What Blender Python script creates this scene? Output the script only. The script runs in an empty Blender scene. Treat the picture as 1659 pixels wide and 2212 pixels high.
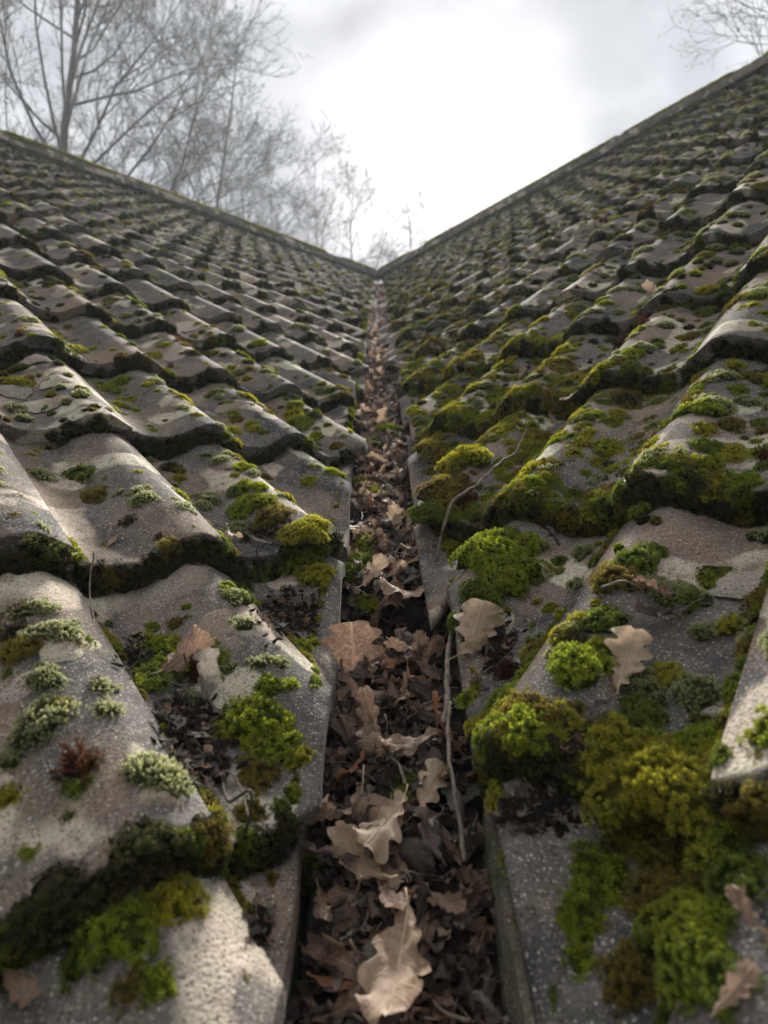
import bpy, bmesh, math, random
import numpy as np
from mathutils import Vector, Matrix, Euler, noise as mnoise

random.seed(7); rng = np.random.default_rng(7)
S = bpy.context.scene
C = S.collection
PI = math.pi

# ------------------------------------------------------------------ camera
PITCH, ROLL, YAW = 0.0793, -0.0673, -0.01734
CAM = Vector((0.01456, 0.0, 0.4086))
W0, H0, FPX = 1659.0, 2212.0, 1356.4          # photo frame used for measuring, focal length in its pixels
cp_, sp_ = math.cos(PITCH), math.sin(PITCH)
FWD = Vector((math.sin(YAW) * cp_, math.cos(YAW) * cp_, sp_))
R0 = Vector((math.cos(YAW), -math.sin(YAW), 0)); U0 = R0.cross(FWD)
RGT = R0 * math.cos(ROLL) + U0 * math.sin(ROLL); UPV = -R0 * math.sin(ROLL) + U0 * math.cos(ROLL)
cd = bpy.data.cameras.new("camera"); cam = bpy.data.objects.new("camera", cd); C.objects.link(cam)
M = Matrix((RGT, UPV, -FWD)).transposed().to_4x4(); M.translation = CAM
cam.matrix_world = M
cd.sensor_fit = 'HORIZONTAL'; cd.sensor_width = 36; cd.lens = 36 * FPX / W0
cd.clip_start = 0.01; cd.clip_end = 600
cd.dof.use_dof = True; cd.dof.focus_distance = 0.72; cd.dof.aperture_fstop = 8.0; cd.dof.aperture_blades = 0
S.camera = cam

# ------------------------------------------------------------------ light
SUN_EL, SUN_AZ = math.radians(32.5), math.radians(7)      # azimuth from +Y towards +X
SUND = Vector((math.sin(SUN_AZ) * math.cos(SUN_EL), math.cos(SUN_AZ) * math.cos(SUN_EL), math.sin(SUN_EL)))
wd = bpy.data.worlds.new("World"); S.world = wd; wd.use_nodes = True
nt = wd.node_tree; nt.nodes.clear()
def N(t, ty, **kw):
    n = t.nodes.new(ty)
    for k, v in kw.items():
        if k.startswith('i_'): n.inputs[int(k[2:])].default_value = v
        else: setattr(n, k, v)
    return n
def Lk(t, a, b): t.links.new(a, b)
def mathn(t, op, a, b=None, c=None, clamp=False):
    n = t.nodes.new('ShaderNodeMath'); n.operation = op; n.use_clamp = clamp
    for i, v in enumerate((a, b, c)):
        if v is None: continue
        if isinstance(v, (int, float)): n.inputs[i].default_value = v
        else: t.links.new(v, n.inputs[i])
    return n.outputs[0]
def ramp(t, fac, stops, interp='LINEAR'):
    n = t.nodes.new('ShaderNodeValToRGB'); n.color_ramp.interpolation = interp
    el = n.color_ramp.elements
    while len(el) < len(stops): el.new(0.5)
    for e, (p, c) in zip(el, stops):
        e.position = p; e.color = (c, c, c, 1) if isinstance(c, (int, float)) else (*c, 1)
    if not isinstance(fac, (int, float)): t.links.new(fac, n.inputs[0])
    return n.outputs[0]
def mixc(t, fac, a, b, mode='MIX'):
    n = t.nodes.new('ShaderNodeMix'); n.data_type = 'RGBA'; n.blend_type = mode
    for i, v in ((0, fac), (6, a), (7, b)):
        if isinstance(v, (int, float)): n.inputs[i].default_value = v
        elif isinstance(v, tuple): n.inputs[i].default_value = (*v, 1)
        else: t.links.new(v, n.inputs[i])
    return n.outputs[2]

tc = N(nt, 'ShaderNodeTexCoord')
def vdot(v):
    n = N(nt, 'ShaderNodeVectorMath', operation='DOT_PRODUCT'); n.inputs[1].default_value = v
    Lk(nt, tc.outputs['Generated'], n.inputs[0]); return n.outputs['Value']
def cloud(scale, detail, off, dist=0.4):
    mp = N(nt, 'ShaderNodeMapping'); mp.inputs['Location'].default_value = off; mp.inputs['Scale'].default_value = (1, 1, 1.7)
    Lk(nt, tc.outputs['Generated'], mp.inputs[0])
    n = N(nt, 'ShaderNodeTexNoise'); n.inputs['Scale'].default_value = scale; n.inputs['Detail'].default_value = detail
    n.inputs['Roughness'].default_value = 0.52; n.inputs['Distortion'].default_value = dist
    Lk(nt, mp.outputs[0], n.inputs['Vector']); return n.outputs[0]
big = cloud(1.9, 5, (0.3, 1.1, 0.2)); fine = cloud(4.2, 6, (2.3, 0.4, 5.2), 0.2)
cl = mathn(nt, 'ADD', mathn(nt, 'MULTIPLY', big, 0.65), mathn(nt, 'MULTIPLY', fine, 0.35))
ds = vdot(SUND)
glow = ramp(nt, ds, [(0.93, 0.0), (0.975, 0.10), (0.994, 0.45), (1.0, 1.0)], 'EASE')
# the cloud bank thickens (greys) towards the upper right of the sky, as in the photograph
gd = Vector((0.21, 0.70, 0.68)).normalized()
gm = ramp(nt, vdot(gd), [(0.70, 0.0), (0.95, 0.5), (0.995, 1.0)], 'EASE')
lum = ramp(nt, cl, [(0.40, 0.064), (0.48, 0.090), (0.57, 0.118)], 'EASE')
lum = mathn(nt, 'SUBTRACT', lum, mathn(nt, 'MULTIPLY', gm, mathn(nt, 'MULTIPLY', ramp(nt, cl, [(0.38, 1.0), (0.60, 0.5)]), 0.054)))
zen = mathn(nt, 'MULTIPLY_ADD', mathn(nt, 'MAXIMUM', vdot((0, 0, 1)), 0.42), 2.9, -0.65)      # overcast sky: brighter overhead than low down
lum = mathn(nt, 'MULTIPLY', lum, zen)
lum = mathn(nt, 'ADD', lum, mathn(nt, 'MULTIPLY', glow, 0.15))
tint = mixc(nt, ramp(nt, lum, [(0.07, 0.0), (0.16, 1.0)]), (0.965, 0.98, 1.03), (1.0, 1.0, 0.995))
ccol = N(nt, 'ShaderNodeVectorMath', operation='SCALE'); Lk(nt, tint, ccol.inputs[0]); Lk(nt, lum, ccol.inputs['Scale'])
bgc = N(nt, 'ShaderNodeBackground'); Lk(nt, ccol.outputs[0], bgc.inputs[0]); bgc.inputs[1].default_value = 1.0
sky = N(nt, 'ShaderNodeTexSky', sky_type='NISHITA', sun_disc=False, sun_elevation=SUN_EL, sun_rotation=SUN_AZ)
bgs = N(nt, 'ShaderNodeBackground'); Lk(nt, sky.outputs[0], bgs.inputs[0]); bgs.inputs[1].default_value = 0.05
mx = N(nt, 'ShaderNodeMixShader'); mx.inputs[0].default_value = 0.96
Lk(nt, bgs.outputs[0], mx.inputs[1]); Lk(nt, bgc.outputs[0], mx.inputs[2])
wo = N(nt, 'ShaderNodeOutputWorld'); Lk(nt, mx.outputs[0], wo.inputs['Surface'])

sl = bpy.data.lights.new("sun", 'SUN'); so = bpy.data.objects.new("sun", sl); C.objects.link(so)
sl.energy = 3.2; sl.angle = math.radians(14); sl.color = (1.0, 0.96, 0.90)
so.rotation_euler = SUND.to_track_quat('Z', 'Y').to_euler()
S.view_settings.view_transform = 'Standard'; S.view_settings.look = 'None'
S.view_settings.exposure = 2.8; S.view_settings.gamma = 1.0; S.view_settings.use_curve_mapping = False
S.render.engine = 'CYCLES'
S.cycles.max_bounces = 6; S.cycles.diffuse_bounces = 3; S.cycles.glossy_bounces = 2
S.cycles.transmission_bounces = 3; S.cycles.volume_bounces = 0; S.cycles.transparent_max_bounces = 4
S.cycles.use_adaptive_sampling = True; S.cycles.use_denoising = True

HAZE = 0.004
# ------------------------------------------------------------------ roof geometry
P = 0.63563                                   # pitch of both slopes
TW, TG = 0.165, 0.3163                        # width of one roll-and-pan tile, exposed length of a course
TH, TT = 0.031, 0.027                         # height of the roll, thickness step at the tail
HW = 0.0587                                   # half width of the open valley
SR = 6.473                                    # slope length to the ridge
S0 = 0.4422                                   # tail of course 0
UA = -0.185
CP, SP = math.cos(P), math.sin(P)
TANV = math.tan(P) / math.sqrt(2)
TOP = {'L': 19, 'R': 18}
class Side:
    def __init__(s, k):
        s.k = k; sg = -1 if k == 'L' else 1; s.sg = sg
        s.e = Vector((sg, -1, 0)).normalized(); s.s = Vector((sg * CP / 2**.5, CP / 2**.5, SP))
        s.n = s.e.cross(s.s) * sg; s.n.normalize()
        s.crest = UA + (0.12 if k == 'L' else 0.58) * TW         # absolute eave coordinate of one crest
        s.u0 = s.crest - 0.27 * TW                               # inner edge of that tile
        s.g = TG * (1.0 if k == 'L' else 1.045); s.s0 = S0 + (0 if k == 'L' else 0.034)
    def start(s, row): return s.s0 + row * s.g
    def world(s, u, ss, n=0.0): return s.e * u + s.s * ss + s.n * n
SIDES = {'L': Side('L'), 'R': Side('R')}
def prof(a):
    x = a / TW
    c = 0.5 + 0.5 * np.cos(2 * PI * (x - 0.27))
    d_ = np.abs((x - 0.27 + .5) % 1.0 - .5); tz = np.clip((.37 - d_) / .29, 0, 1)
    h = TH * (.55 * tz + .45 * c ** 1.2)
    return h - TH + 0.0045 * np.clip(1 - x / 0.3, 0, 1) - 0.004 * np.clip((x - 0.96) / 0.04, 0, 1)
def surf_n(sd, u, ss):
    row = math.floor((ss - sd.start(0)) / sd.g); sl_ = ss - sd.start(row)
    a = (u - sd.u0) % TW
    return float(prof(np.float64(a))) - TT * sl_ / sd.g
def surf(k, u, ss):
    """point and normal on the tiles of side k"""
    sd = SIDES[k]; n = surf_n(sd, u, ss)
    du = (surf_n(sd, u + .002, ss) - surf_n(sd, u - .002, ss)) / .004
    du = max(-1.5, min(1.5, du))
    nn = (sd.n - sd.e * du + sd.s * 0.08).normalized()
    return sd.world(u, ss, n), nn
def ray(px, py):
    return (FWD + RGT * ((px - W0 / 2) / FPX) - UPV * ((py - H0 / 2) / FPX)).normalized()
def project(p):
    d = p - CAM; z = d.dot(FWD)
    if z < 0.02: return None
    return (W0 / 2 + FPX * d.dot(RGT) / z, H0 / 2 - FPX * d.dot(UPV) / z, z)
def litter_z(x, y):
    pts = [(-.2, .078), (.36, .072), (.46, .056), (.56, .043), (.68, .046), (.715, .062), (.735, .10), (.775, .10), (.80, .040), (.9, .046), (1.3, .042), (2.5, .036), (8, .03)]
    for (a, b), (c, d) in zip(pts, pts[1:]):
        if y <= c: dep = b + (d - b) * (y - a) / (c - a); break
    return y * TANV - dep
def at_slope(k, px, py):
    """where the sight line through a measured point meets the tiles of side k"""
    sd = SIDES[k]; d = ray(px, py); t = 0.15
    while t < 12:
        p = CAM + d * t
        u, ss, n = p.dot(sd.e), p.dot(sd.s), p.dot(sd.n)
        if n < surf_n(sd, u, ss): return u, ss
        t += 0.004 if t < 2 else 0.01
    return None
def at_litter(px, py):
    d = ray(px, py); t = 0.15
    while t < 9:
        p = CAM + d * t
        if p.z < litter_z(p.x, p.y): return p
        t += 0.004
    return None
def valley_u(k, ss):                                           # absolute eave coordinate of the valley cut at slope height ss
    return HW * 2**.5 - ss * CP

# ------------------------------------------------------------------ helpers
def tag(o, label=None, cat=None, group=None, kind=None):
    if label: o['label'] = label
    if cat: o['category'] = cat
    if group: o['group'] = group
    if kind: o['kind'] = kind
    return o
def link(o, parent=None):
    C.objects.link(o)
    if parent: o.parent = parent
    return o
def empty(name, loc=(0, 0, 0)):
    o = bpy.data.objects.new(name, None); o.location = loc; o.empty_display_size = .05; return link(o)
def mesh_from(name, v, f, mats, smooth=True, attrs=None, uv=None, mi=None):
    v = np.asarray(v, dtype=np.float32); me = bpy.data.meshes.new(name)
    if isinstance(f, np.ndarray):
        k = f.shape[1]; me.vertices.add(len(v)); me.vertices.foreach_set('co', v.ravel())
        me.loops.add(f.size); me.loops.foreach_set('vertex_index', f.astype(np.int32).ravel())
        me.polygons.add(len(f)); me.polygons.foreach_set('loop_start', np.arange(0, f.size, k, dtype=np.int32))
        me.update(calc_edges=True)
    else:
        me.from_pydata([tuple(x) for x in v.tolist()], [], f); me.update()
    for m in mats: me.materials.append(m)
    if mi is not None: me.polygons.foreach_set('material_index', np.asarray(mi, dtype=np.int32))
    if smooth: me.polygons.foreach_set('use_smooth', np.ones(len(me.polygons), dtype=bool))
    for n, a in (attrs or {}).items():
        a = np.asarray(a, dtype=np.float32)
        at = me.attributes.new(n, 'FLOAT', 'POINT'); at.data.foreach_set('value', a)
    if uv is not None:
        ul = me.uv_layers.new(name='UVMap'); idx = np.zeros(len(me.loops), dtype=np.int32); me.loops.foreach_get('vertex_index', idx)
        ul.data.foreach_set('uv', np.asarray(uv, dtype=np.float32)[idx].ravel())
    return me
def tube(pts, rad, sides=6, jitter=0.0, rs=None):
    pts = [Vector(p) for p in pts]; v = []; f = []
    up = Vector((.3, .2, 1)).normalized()
    for i, p in enumerate(pts):
        d = (pts[min(i + 1, len(pts) - 1)] - pts[max(i - 1, 0)])
        if d.length < 1e-9: d = Vector((0, 0, 1))
        d.normalize(); a = d.cross(up)
        if a.length < .1: a = d.cross(Vector((1, 0, 0)))
        a.normalize(); b = d.cross(a)
        r = rad[i] if isinstance(rad, (list, tuple)) else rad
        for j in range(sides):
            t = 2 * PI * j / sides; rr = r * (1 + (random.uniform(-jitter, jitter)))
            v.append(tuple(p + (a * math.cos(t) + b * math.sin(t)) * rr))
        if i:
            o = (i - 1) * sides
            for j in range(sides):
                f.append((o + j, o + (j + 1) % sides, o + sides + (j + 1) % sides, o + sides + j))
    f.append(tuple(range(sides))[::-1]); f.append(tuple(range(len(v) - sides, len(v))))
    return v, f
def spline(pts, n=12):
    pts = [Vector(p) for p in pts]; out = []
    P_ = [pts[0]] + pts + [pts[-1]]
    for i in range(1, len(P_) - 2):
        for k in range(n):
            t = k / n; a, b, c, d = P_[i - 1], P_[i], P_[i + 1], P_[i + 2]
            out.append(.5 * ((2 * b) + (-a + c) * t + (2 * a - 5 * b + 4 * c - d) * t * t + (-a + 3 * b - 3 * c + d) * t ** 3))
    out.append(pts[-1]); return out

# ------------------------------------------------------------------ materials
def new_mat(name):
    m = bpy.data.materials.new(name); m.use_nodes = True; t = m.node_tree; t.nodes.clear()
    out = t.nodes.new('ShaderNodeOutputMaterial'); return m, t, out
def principled(t, out, col, rough=.8, spec=.3, normal=None):
    b = t.nodes.new('ShaderNodeBsdfPrincipled')
    if isinstance(col, tuple): b.inputs['Base Color'].default_value = (*col, 1)
    else: t.links.new(col, b.inputs['Base Color'])
    if isinstance(rough, (int, float)): b.inputs['Roughness'].default_value = rough
    else: t.links.new(rough, b.inputs['Roughness'])
    b.inputs['Specular IOR Level'].default_value = spec
    if normal is not None: t.links.new(normal, b.inputs['Normal'])
    if out is not None: t.links.new(b.outputs[0], out.inputs['Surface'])
    return b
def tnoise(t, vec, scale, detail=4, rough=.55, dist=0.):
    n = t.nodes.new('ShaderNodeTexNoise'); n.inputs['Scale'].default_value = scale; n.inputs['Detail'].default_value = detail
    n.inputs['Roughness'].default_value = rough; n.inputs['Distortion'].default_value = dist
    t.links.new(vec, n.inputs['Vector']); return n.outputs[0]
def bump(t, h, strength, dist, prev=None):
    n = t.nodes.new('ShaderNodeBump'); n.inputs['Strength'].default_value = strength; n.inputs['Distance'].default_value = dist
    t.links.new(h, n.inputs['Height'])
    if prev is not None: t.links.new(prev, n.inputs['Normal'])
    return n.outputs[0]
def objvec(t):
    c = t.nodes.new('ShaderNodeTexCoord'); oi = t.nodes.new('ShaderNodeObjectInfo')
    m = t.nodes.new('ShaderNodeVectorMath'); m.operation = 'SCALE'; m.inputs[0].default_value = (37.1, 23.7, 51.3)
    t.links.new(oi.outputs['Random'], m.inputs['Scale'])
    a = t.nodes.new('ShaderNodeVectorMath'); a.operation = 'ADD'
    t.links.new(c.outputs['Object'], a.inputs[0]); t.links.new(m.outputs[0], a.inputs[1])
    return a.outputs[0], oi.outputs['Random']
def concrete(name, dark, mid, grain_amt=1.0, lichen=True, green=0.25):
    m, t, out = new_mat(name); v, rnd = objvec(t)
    n1 = tnoise(t, v, 9, 4); n2 = tnoise(t, v, 34, 3, .5); n3 = tnoise(t, v, 420, 3, .6)
    base = mixc(t, ramp(t, n1, [(.42, 0.), (.58, 1.)]), dark, mid)
    base = mixc(t, mathn(t, 'MULTIPLY', ramp(t, n2, [(.42, 0.), (.66, 1.)]), .45), base, (0.19, 0.168, 0.145))
    # worn brown patches where the surface film has gone and the aggregate shows
    nb = tnoise(t, v, 6.5, 4, .6, .3)
    brown = ramp(t, nb, [(.49, 0.), (.62, 1.)])
    base = mixc(t, mathn(t, 'MULTIPLY', brown, .75), base, (.225, .160, .118))
    base = mixc(t, mathn(t, 'MULTIPLY', ramp(t, tnoise(t, v, 14, 4), [(.5, 0.), (.7, 1.)]), green), base, (.055, .065, .022))
    if lichen:
        nl = tnoise(t, v, 8.3, 2.5, .5, .5); vv = tnoise(t, v, 11.0, 3, .5, .2)
        pm = mathn(t, 'MULTIPLY', ramp(t, nl, [(.565, 0.), (.60, 1.)]), ramp(t, tnoise(t, v, 90, 4, .7), [(.33, .45), (.5, 1.)]))
        pc = mixc(t, ramp(t, vv, [(.42, 0.), (.58, 1.)]), (.46, .37, .30), (.50, .46, .35))
        base = mixc(t, mathn(t, 'MULTIPLY', pm, .82), base, pc)
    # gritty aggregate
    vor = t.nodes.new('ShaderNodeTexVoronoi'); vor.inputs['Scale'].default_value = 480; vor.inputs['Randomness'].default_value = 1
    t.links.new(v, vor.inputs['Vector'])
    sep = t.nodes.new('ShaderNodeSeparateColor'); t.links.new(vor.outputs['Color'], sep.inputs[0])
    pick = ramp(t, sep.outputs[0], [(.40, 0.), (.62, .55), (.9, 1.)])
    dot = ramp(t, vor.outputs['Distance'], [(.25, 1.), (.52, 0.)])
    gcol = ramp(t, sep.outputs[1], [(0., (.17, .14, .12)), (.35, (.27, .255, .24)), (.7, (.36, .31, .25)), (1., (.56, .53, .47))])
    base = mixc(t, mathn(t, 'MULTIPLY', mathn(t, 'MULTIPLY', pick, dot), .9 * grain_amt), base, gcol)
    vo3 = t.nodes.new('ShaderNodeTexVoronoi'); vo3.inputs['Scale'].default_value = 330; t.links.new(v, vo3.inputs['Vector'])
    sp3 = t.nodes.new('ShaderNodeSeparateColor'); t.links.new(vo3.outputs['Color'], sp3.inputs[0])
    pk3 = mathn(t, 'MULTIPLY', ramp(t, sp3.outputs[0], [(.70, 0.), (.74, 1.)]), ramp(t, vo3.outputs['Distance'], [(.22, 1.), (.36, 0.)]))
    base = mixc(t, mathn(t, 'MULTIPLY', pk3, .55 * grain_amt), base, ramp(t, sp3.outputs[1], [(0., (.24, .19, .15)), (.5, (.36, .34, .30)), (1., (.58, .54, .46))]))
    pit = mathn(t, 'MULTIPLY', ramp(t, sep.outputs[2], [(.6, 0.), (.8, .75)]), ramp(t, vor.outputs['Distance'], [(.3, 1.), (.5, 0.)]))
    base = mixc(t, pit, base, (.022, .020, .020))
    vo2 = t.nodes.new('ShaderNodeTexVoronoi'); vo2.inputs['Scale'].default_value = 150; t.links.new(v, vo2.inputs['Vector'])
    sp2 = t.nodes.new('ShaderNodeSeparateColor'); t.links.new(vo2.outputs['Color'], sp2.inputs[0])
    pk2 = mathn(t, 'MULTIPLY', ramp(t, sp2.outputs[0], [(.90, 0.), (.91, 1.)]), ramp(t, vo2.outputs['Distance'], [(.16, 1.), (.26, 0.)]))
    g2 = ramp(t, sp2.outputs[1], [(0., (.33, .19, .10)), (.4, (.34, .30, .25)), (1., (.55, .50, .42))])
    base = mixc(t, mathn(t, 'MULTIPLY', pk2, .5 * grain_amt), base, g2)
    base = mixc(t, ramp(t, n3, [(.3, .45), (.5, 0.)]), base, (.02, .02, .02))
    h1 = mathn(t, 'SUBTRACT', 1., vor.outputs['Distance'])
    nb_ = bump(t, n1, .5, .004); nb_ = bump(t, n2, .6, .002, nb_)
    nb_ = bump(t, h1, .6, .0009, nb_); nb_ = bump(t, n3, .35, .0008, nb_); nb_ = bump(t, pk2, .6, .0012, nb_)
    principled(t, out, base, ramp(t, n2, [(.3, .9), (.7, 1.)]), .08, nb_)
    return m
M_TILE = concrete('weathered_concrete', (.040, .039, .042), (.112, .099, .090))
M_MORTAR = concrete('mossy_mortar', (.028, .036, .022), (.06, .072, .045), .6, False, .6)

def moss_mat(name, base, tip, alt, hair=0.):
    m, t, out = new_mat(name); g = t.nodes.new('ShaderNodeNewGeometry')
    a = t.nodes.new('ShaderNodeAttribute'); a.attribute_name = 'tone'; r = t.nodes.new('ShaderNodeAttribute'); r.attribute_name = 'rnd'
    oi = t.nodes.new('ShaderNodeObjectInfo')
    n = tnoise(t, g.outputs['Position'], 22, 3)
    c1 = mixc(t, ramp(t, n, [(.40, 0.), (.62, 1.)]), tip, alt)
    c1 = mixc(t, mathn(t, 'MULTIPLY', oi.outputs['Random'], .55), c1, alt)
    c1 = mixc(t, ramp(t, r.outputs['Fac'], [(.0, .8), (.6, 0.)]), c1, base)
    c = mixc(t, ramp(t, a.outputs['Fac'], [(.15, 0.), (.85, 1.)]), base, c1)  # fresh tips brighter; shade in the gaps between shoots put into the dark base
    if hair: c = mixc(t, ramp(t, a.outputs['Fac'], [(.6, 0.), (.9, hair)]), c, (.68, .68, .44))
    d = t.nodes.new('ShaderNodeBsdfDiffuse'); t.links.new(c, d.inputs[0])
    tr = t.nodes.new('ShaderNodeBsdfTranslucent'); t.links.new(c, tr.inputs[0])
    mx = t.nodes.new('ShaderNodeMixShader'); mx.inputs[0].default_value = .5
    t.links.new(d.outputs[0], mx.inputs[1]); t.links.new(tr.outputs[0], mx.inputs[2])
    gl = t.nodes.new('ShaderNodeBsdfGlossy'); gl.inputs['Roughness'].default_value = .45; gl.inputs[0].default_value = (.8, .8, .8, 1)
    m2 = t.nodes.new('ShaderNodeMixShader'); t.links.new(mathn(t, 'MULTIPLY', a.outputs['Fac'], .03), m2.inputs[0])
    t.links.new(mx.outputs[0], m2.inputs[1]); t.links.new(gl.outputs[0], m2.inputs[2]); t.links.new(m2.outputs[0], out.inputs[0])
    return m
def B_(c, k_=1.0): return tuple(min(.8, x * k_) for x in c)
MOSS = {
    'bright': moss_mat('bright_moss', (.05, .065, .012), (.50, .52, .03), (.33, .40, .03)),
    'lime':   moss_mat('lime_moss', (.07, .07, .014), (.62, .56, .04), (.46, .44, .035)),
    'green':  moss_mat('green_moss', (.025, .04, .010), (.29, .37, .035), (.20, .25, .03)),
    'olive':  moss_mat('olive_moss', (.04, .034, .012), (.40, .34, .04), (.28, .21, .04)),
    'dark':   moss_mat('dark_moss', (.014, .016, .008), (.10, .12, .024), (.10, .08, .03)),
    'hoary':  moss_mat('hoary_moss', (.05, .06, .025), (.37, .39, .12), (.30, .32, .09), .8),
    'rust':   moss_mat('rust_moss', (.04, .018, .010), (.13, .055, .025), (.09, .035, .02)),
}
def simple(name, col, rough=.85, col2=None, scale=60, bs=.6, spec=.25):
    m, t, out = new_mat(name); v, rnd = objvec(t); n = tnoise(t, v, scale, 5, .6)
    c = mixc(t, ramp(t, n, [(.35, 0.), (.65, 1.)]), col, col2 or tuple(x * .55 for x in col))
    principled(t, out, c, rough, spec, bump(t, n, bs, .002)); return m
M_SOIL = simple('leaf_mould', (.030, .023, .018), .95, (.012, .010, .009), 140, .9, .12)
M_LEAD = simple('stained_valley_lining', (.05, .052, .05), .7, (.03, .032, .028), 40)
M_TWIG = simple('bleached_twig_bark', (.20, .165, .13), .8, (.09, .07, .055), 160, .8)
M_TWIG2 = simple('dark_twig_bark', (.075, .055, .045), .8, (.03, .024, .02), 160, .8)
M_BARK = simple('tree_bark', (.028, .027, .017), .9, (.05, .045, .024), 8)
M_GROUND = simple('ground_grass', (.05, .07, .02), .9, (.06, .055, .03), 3)
def leaf_mat(name, a, b, c, gloss=.3):
    m, t, out = new_mat(name); oi = t.nodes.new('ShaderNodeObjectInfo'); uv = t.nodes.new('ShaderNodeTexCoord')
    v, rnd = objvec(t)
    sx = t.nodes.new('ShaderNodeSeparateXYZ'); t.links.new(uv.outputs['UV'], sx.inputs[0])
    av = mathn(t, 'ABSOLUTE', mathn(t, 'SUBTRACT', sx.outputs[1], .5))
    base = ramp(t, oi.outputs['Random'], [(0., a), (.5, b), (1., c)])
    n = tnoise(t, v, 70, 5, .6); n2 = tnoise(t, v, 18, 3)
    base = mixc(t, mathn(t, 'MULTIPLY', ramp(t, n, [(.4, 0.), (.68, 1.)]), .5), base, tuple(x * .45 for x in a))
    base = mixc(t, mathn(t, 'MULTIPLY', ramp(t, n2, [(.45, 0.), (.65, 1.)]), .35), base, tuple(min(1, x * 1.25) for x in c))
    mid = ramp(t, av, [(.008, 1.), (.022, 0.)])
    sv = mathn(t, 'SUBTRACT', sx.outputs[0], mathn(t, 'MULTIPLY', av, .55))
    sv = mathn(t, 'ABSOLUTE', mathn(t, 'SUBTRACT', mathn(t, 'FRACT', mathn(t, 'MULTIPLY', sv, 7.)), .5))
    side = mathn(t, 'MULTIPLY', ramp(t, sv, [(.0, 1.), (.07, 0.)]), .5)
    vein = mathn(t, 'MAXIMUM', mid, side)
    base = mixc(t, mathn(t, 'MULTIPLY', vein, .6), base, tuple(min(1, x * 1.35) for x in c))
    fleck = ramp(t, tnoise(t, v, 260, 2), [(.68, 0.), (.74, .7)])
    base = mixc(t, fleck, base, (.02, .014, .010))
    nb = bump(t, vein, .55, .0012); nb = bump(t, n, .5, .0012, nb)
    p = principled(t, None, base, .58, gloss, nb)
    tr = t.nodes.new('ShaderNodeBsdfTranslucent'); t.links.new(base, tr.inputs[0])
    mx = t.nodes.new('ShaderNodeMixShader'); mx.inputs[0].default_value = .33
    t.links.new(p.outputs[0], mx.inputs[1]); t.links.new(tr.outputs[0], mx.inputs[2]); t.links.new(mx.outputs[0], out.inputs[0])
    return m
LEAFM = {
    'tan': leaf_mat('tan_leaf', (.29, .195, .13), (.37, .265, .18), (.46, .345, .24)),
    'brown': leaf_mat('brown_leaf', (.10, .060, .042), (.21, .132, .09), (.34, .235, .165)),
    'dark': leaf_mat('dark_leaf', (.042, .029, .026), (.072, .050, .043), (.11, .078, .066), .5),
    'grey': leaf_mat('grey_leaf', (.15, .13, .11), (.22, .195, .165), (.30, .27, .23)),
    'rust': leaf_mat('rust_leaf', (.17, .06, .03), (.24, .10, .05), (.30, .15, .07)),
}

# ------------------------------------------------------------------ ground far below
gnd = bpy.data.objects.new('ground', mesh_from('ground', [(-300, -300, -3.2), (300, -300, -3.2), (300, 300, -3.2), (-300, 300, -3.2)], [(0, 1, 2, 3)], [M_GROUND], False))
link(gnd); tag(gnd, kind='structure')

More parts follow.
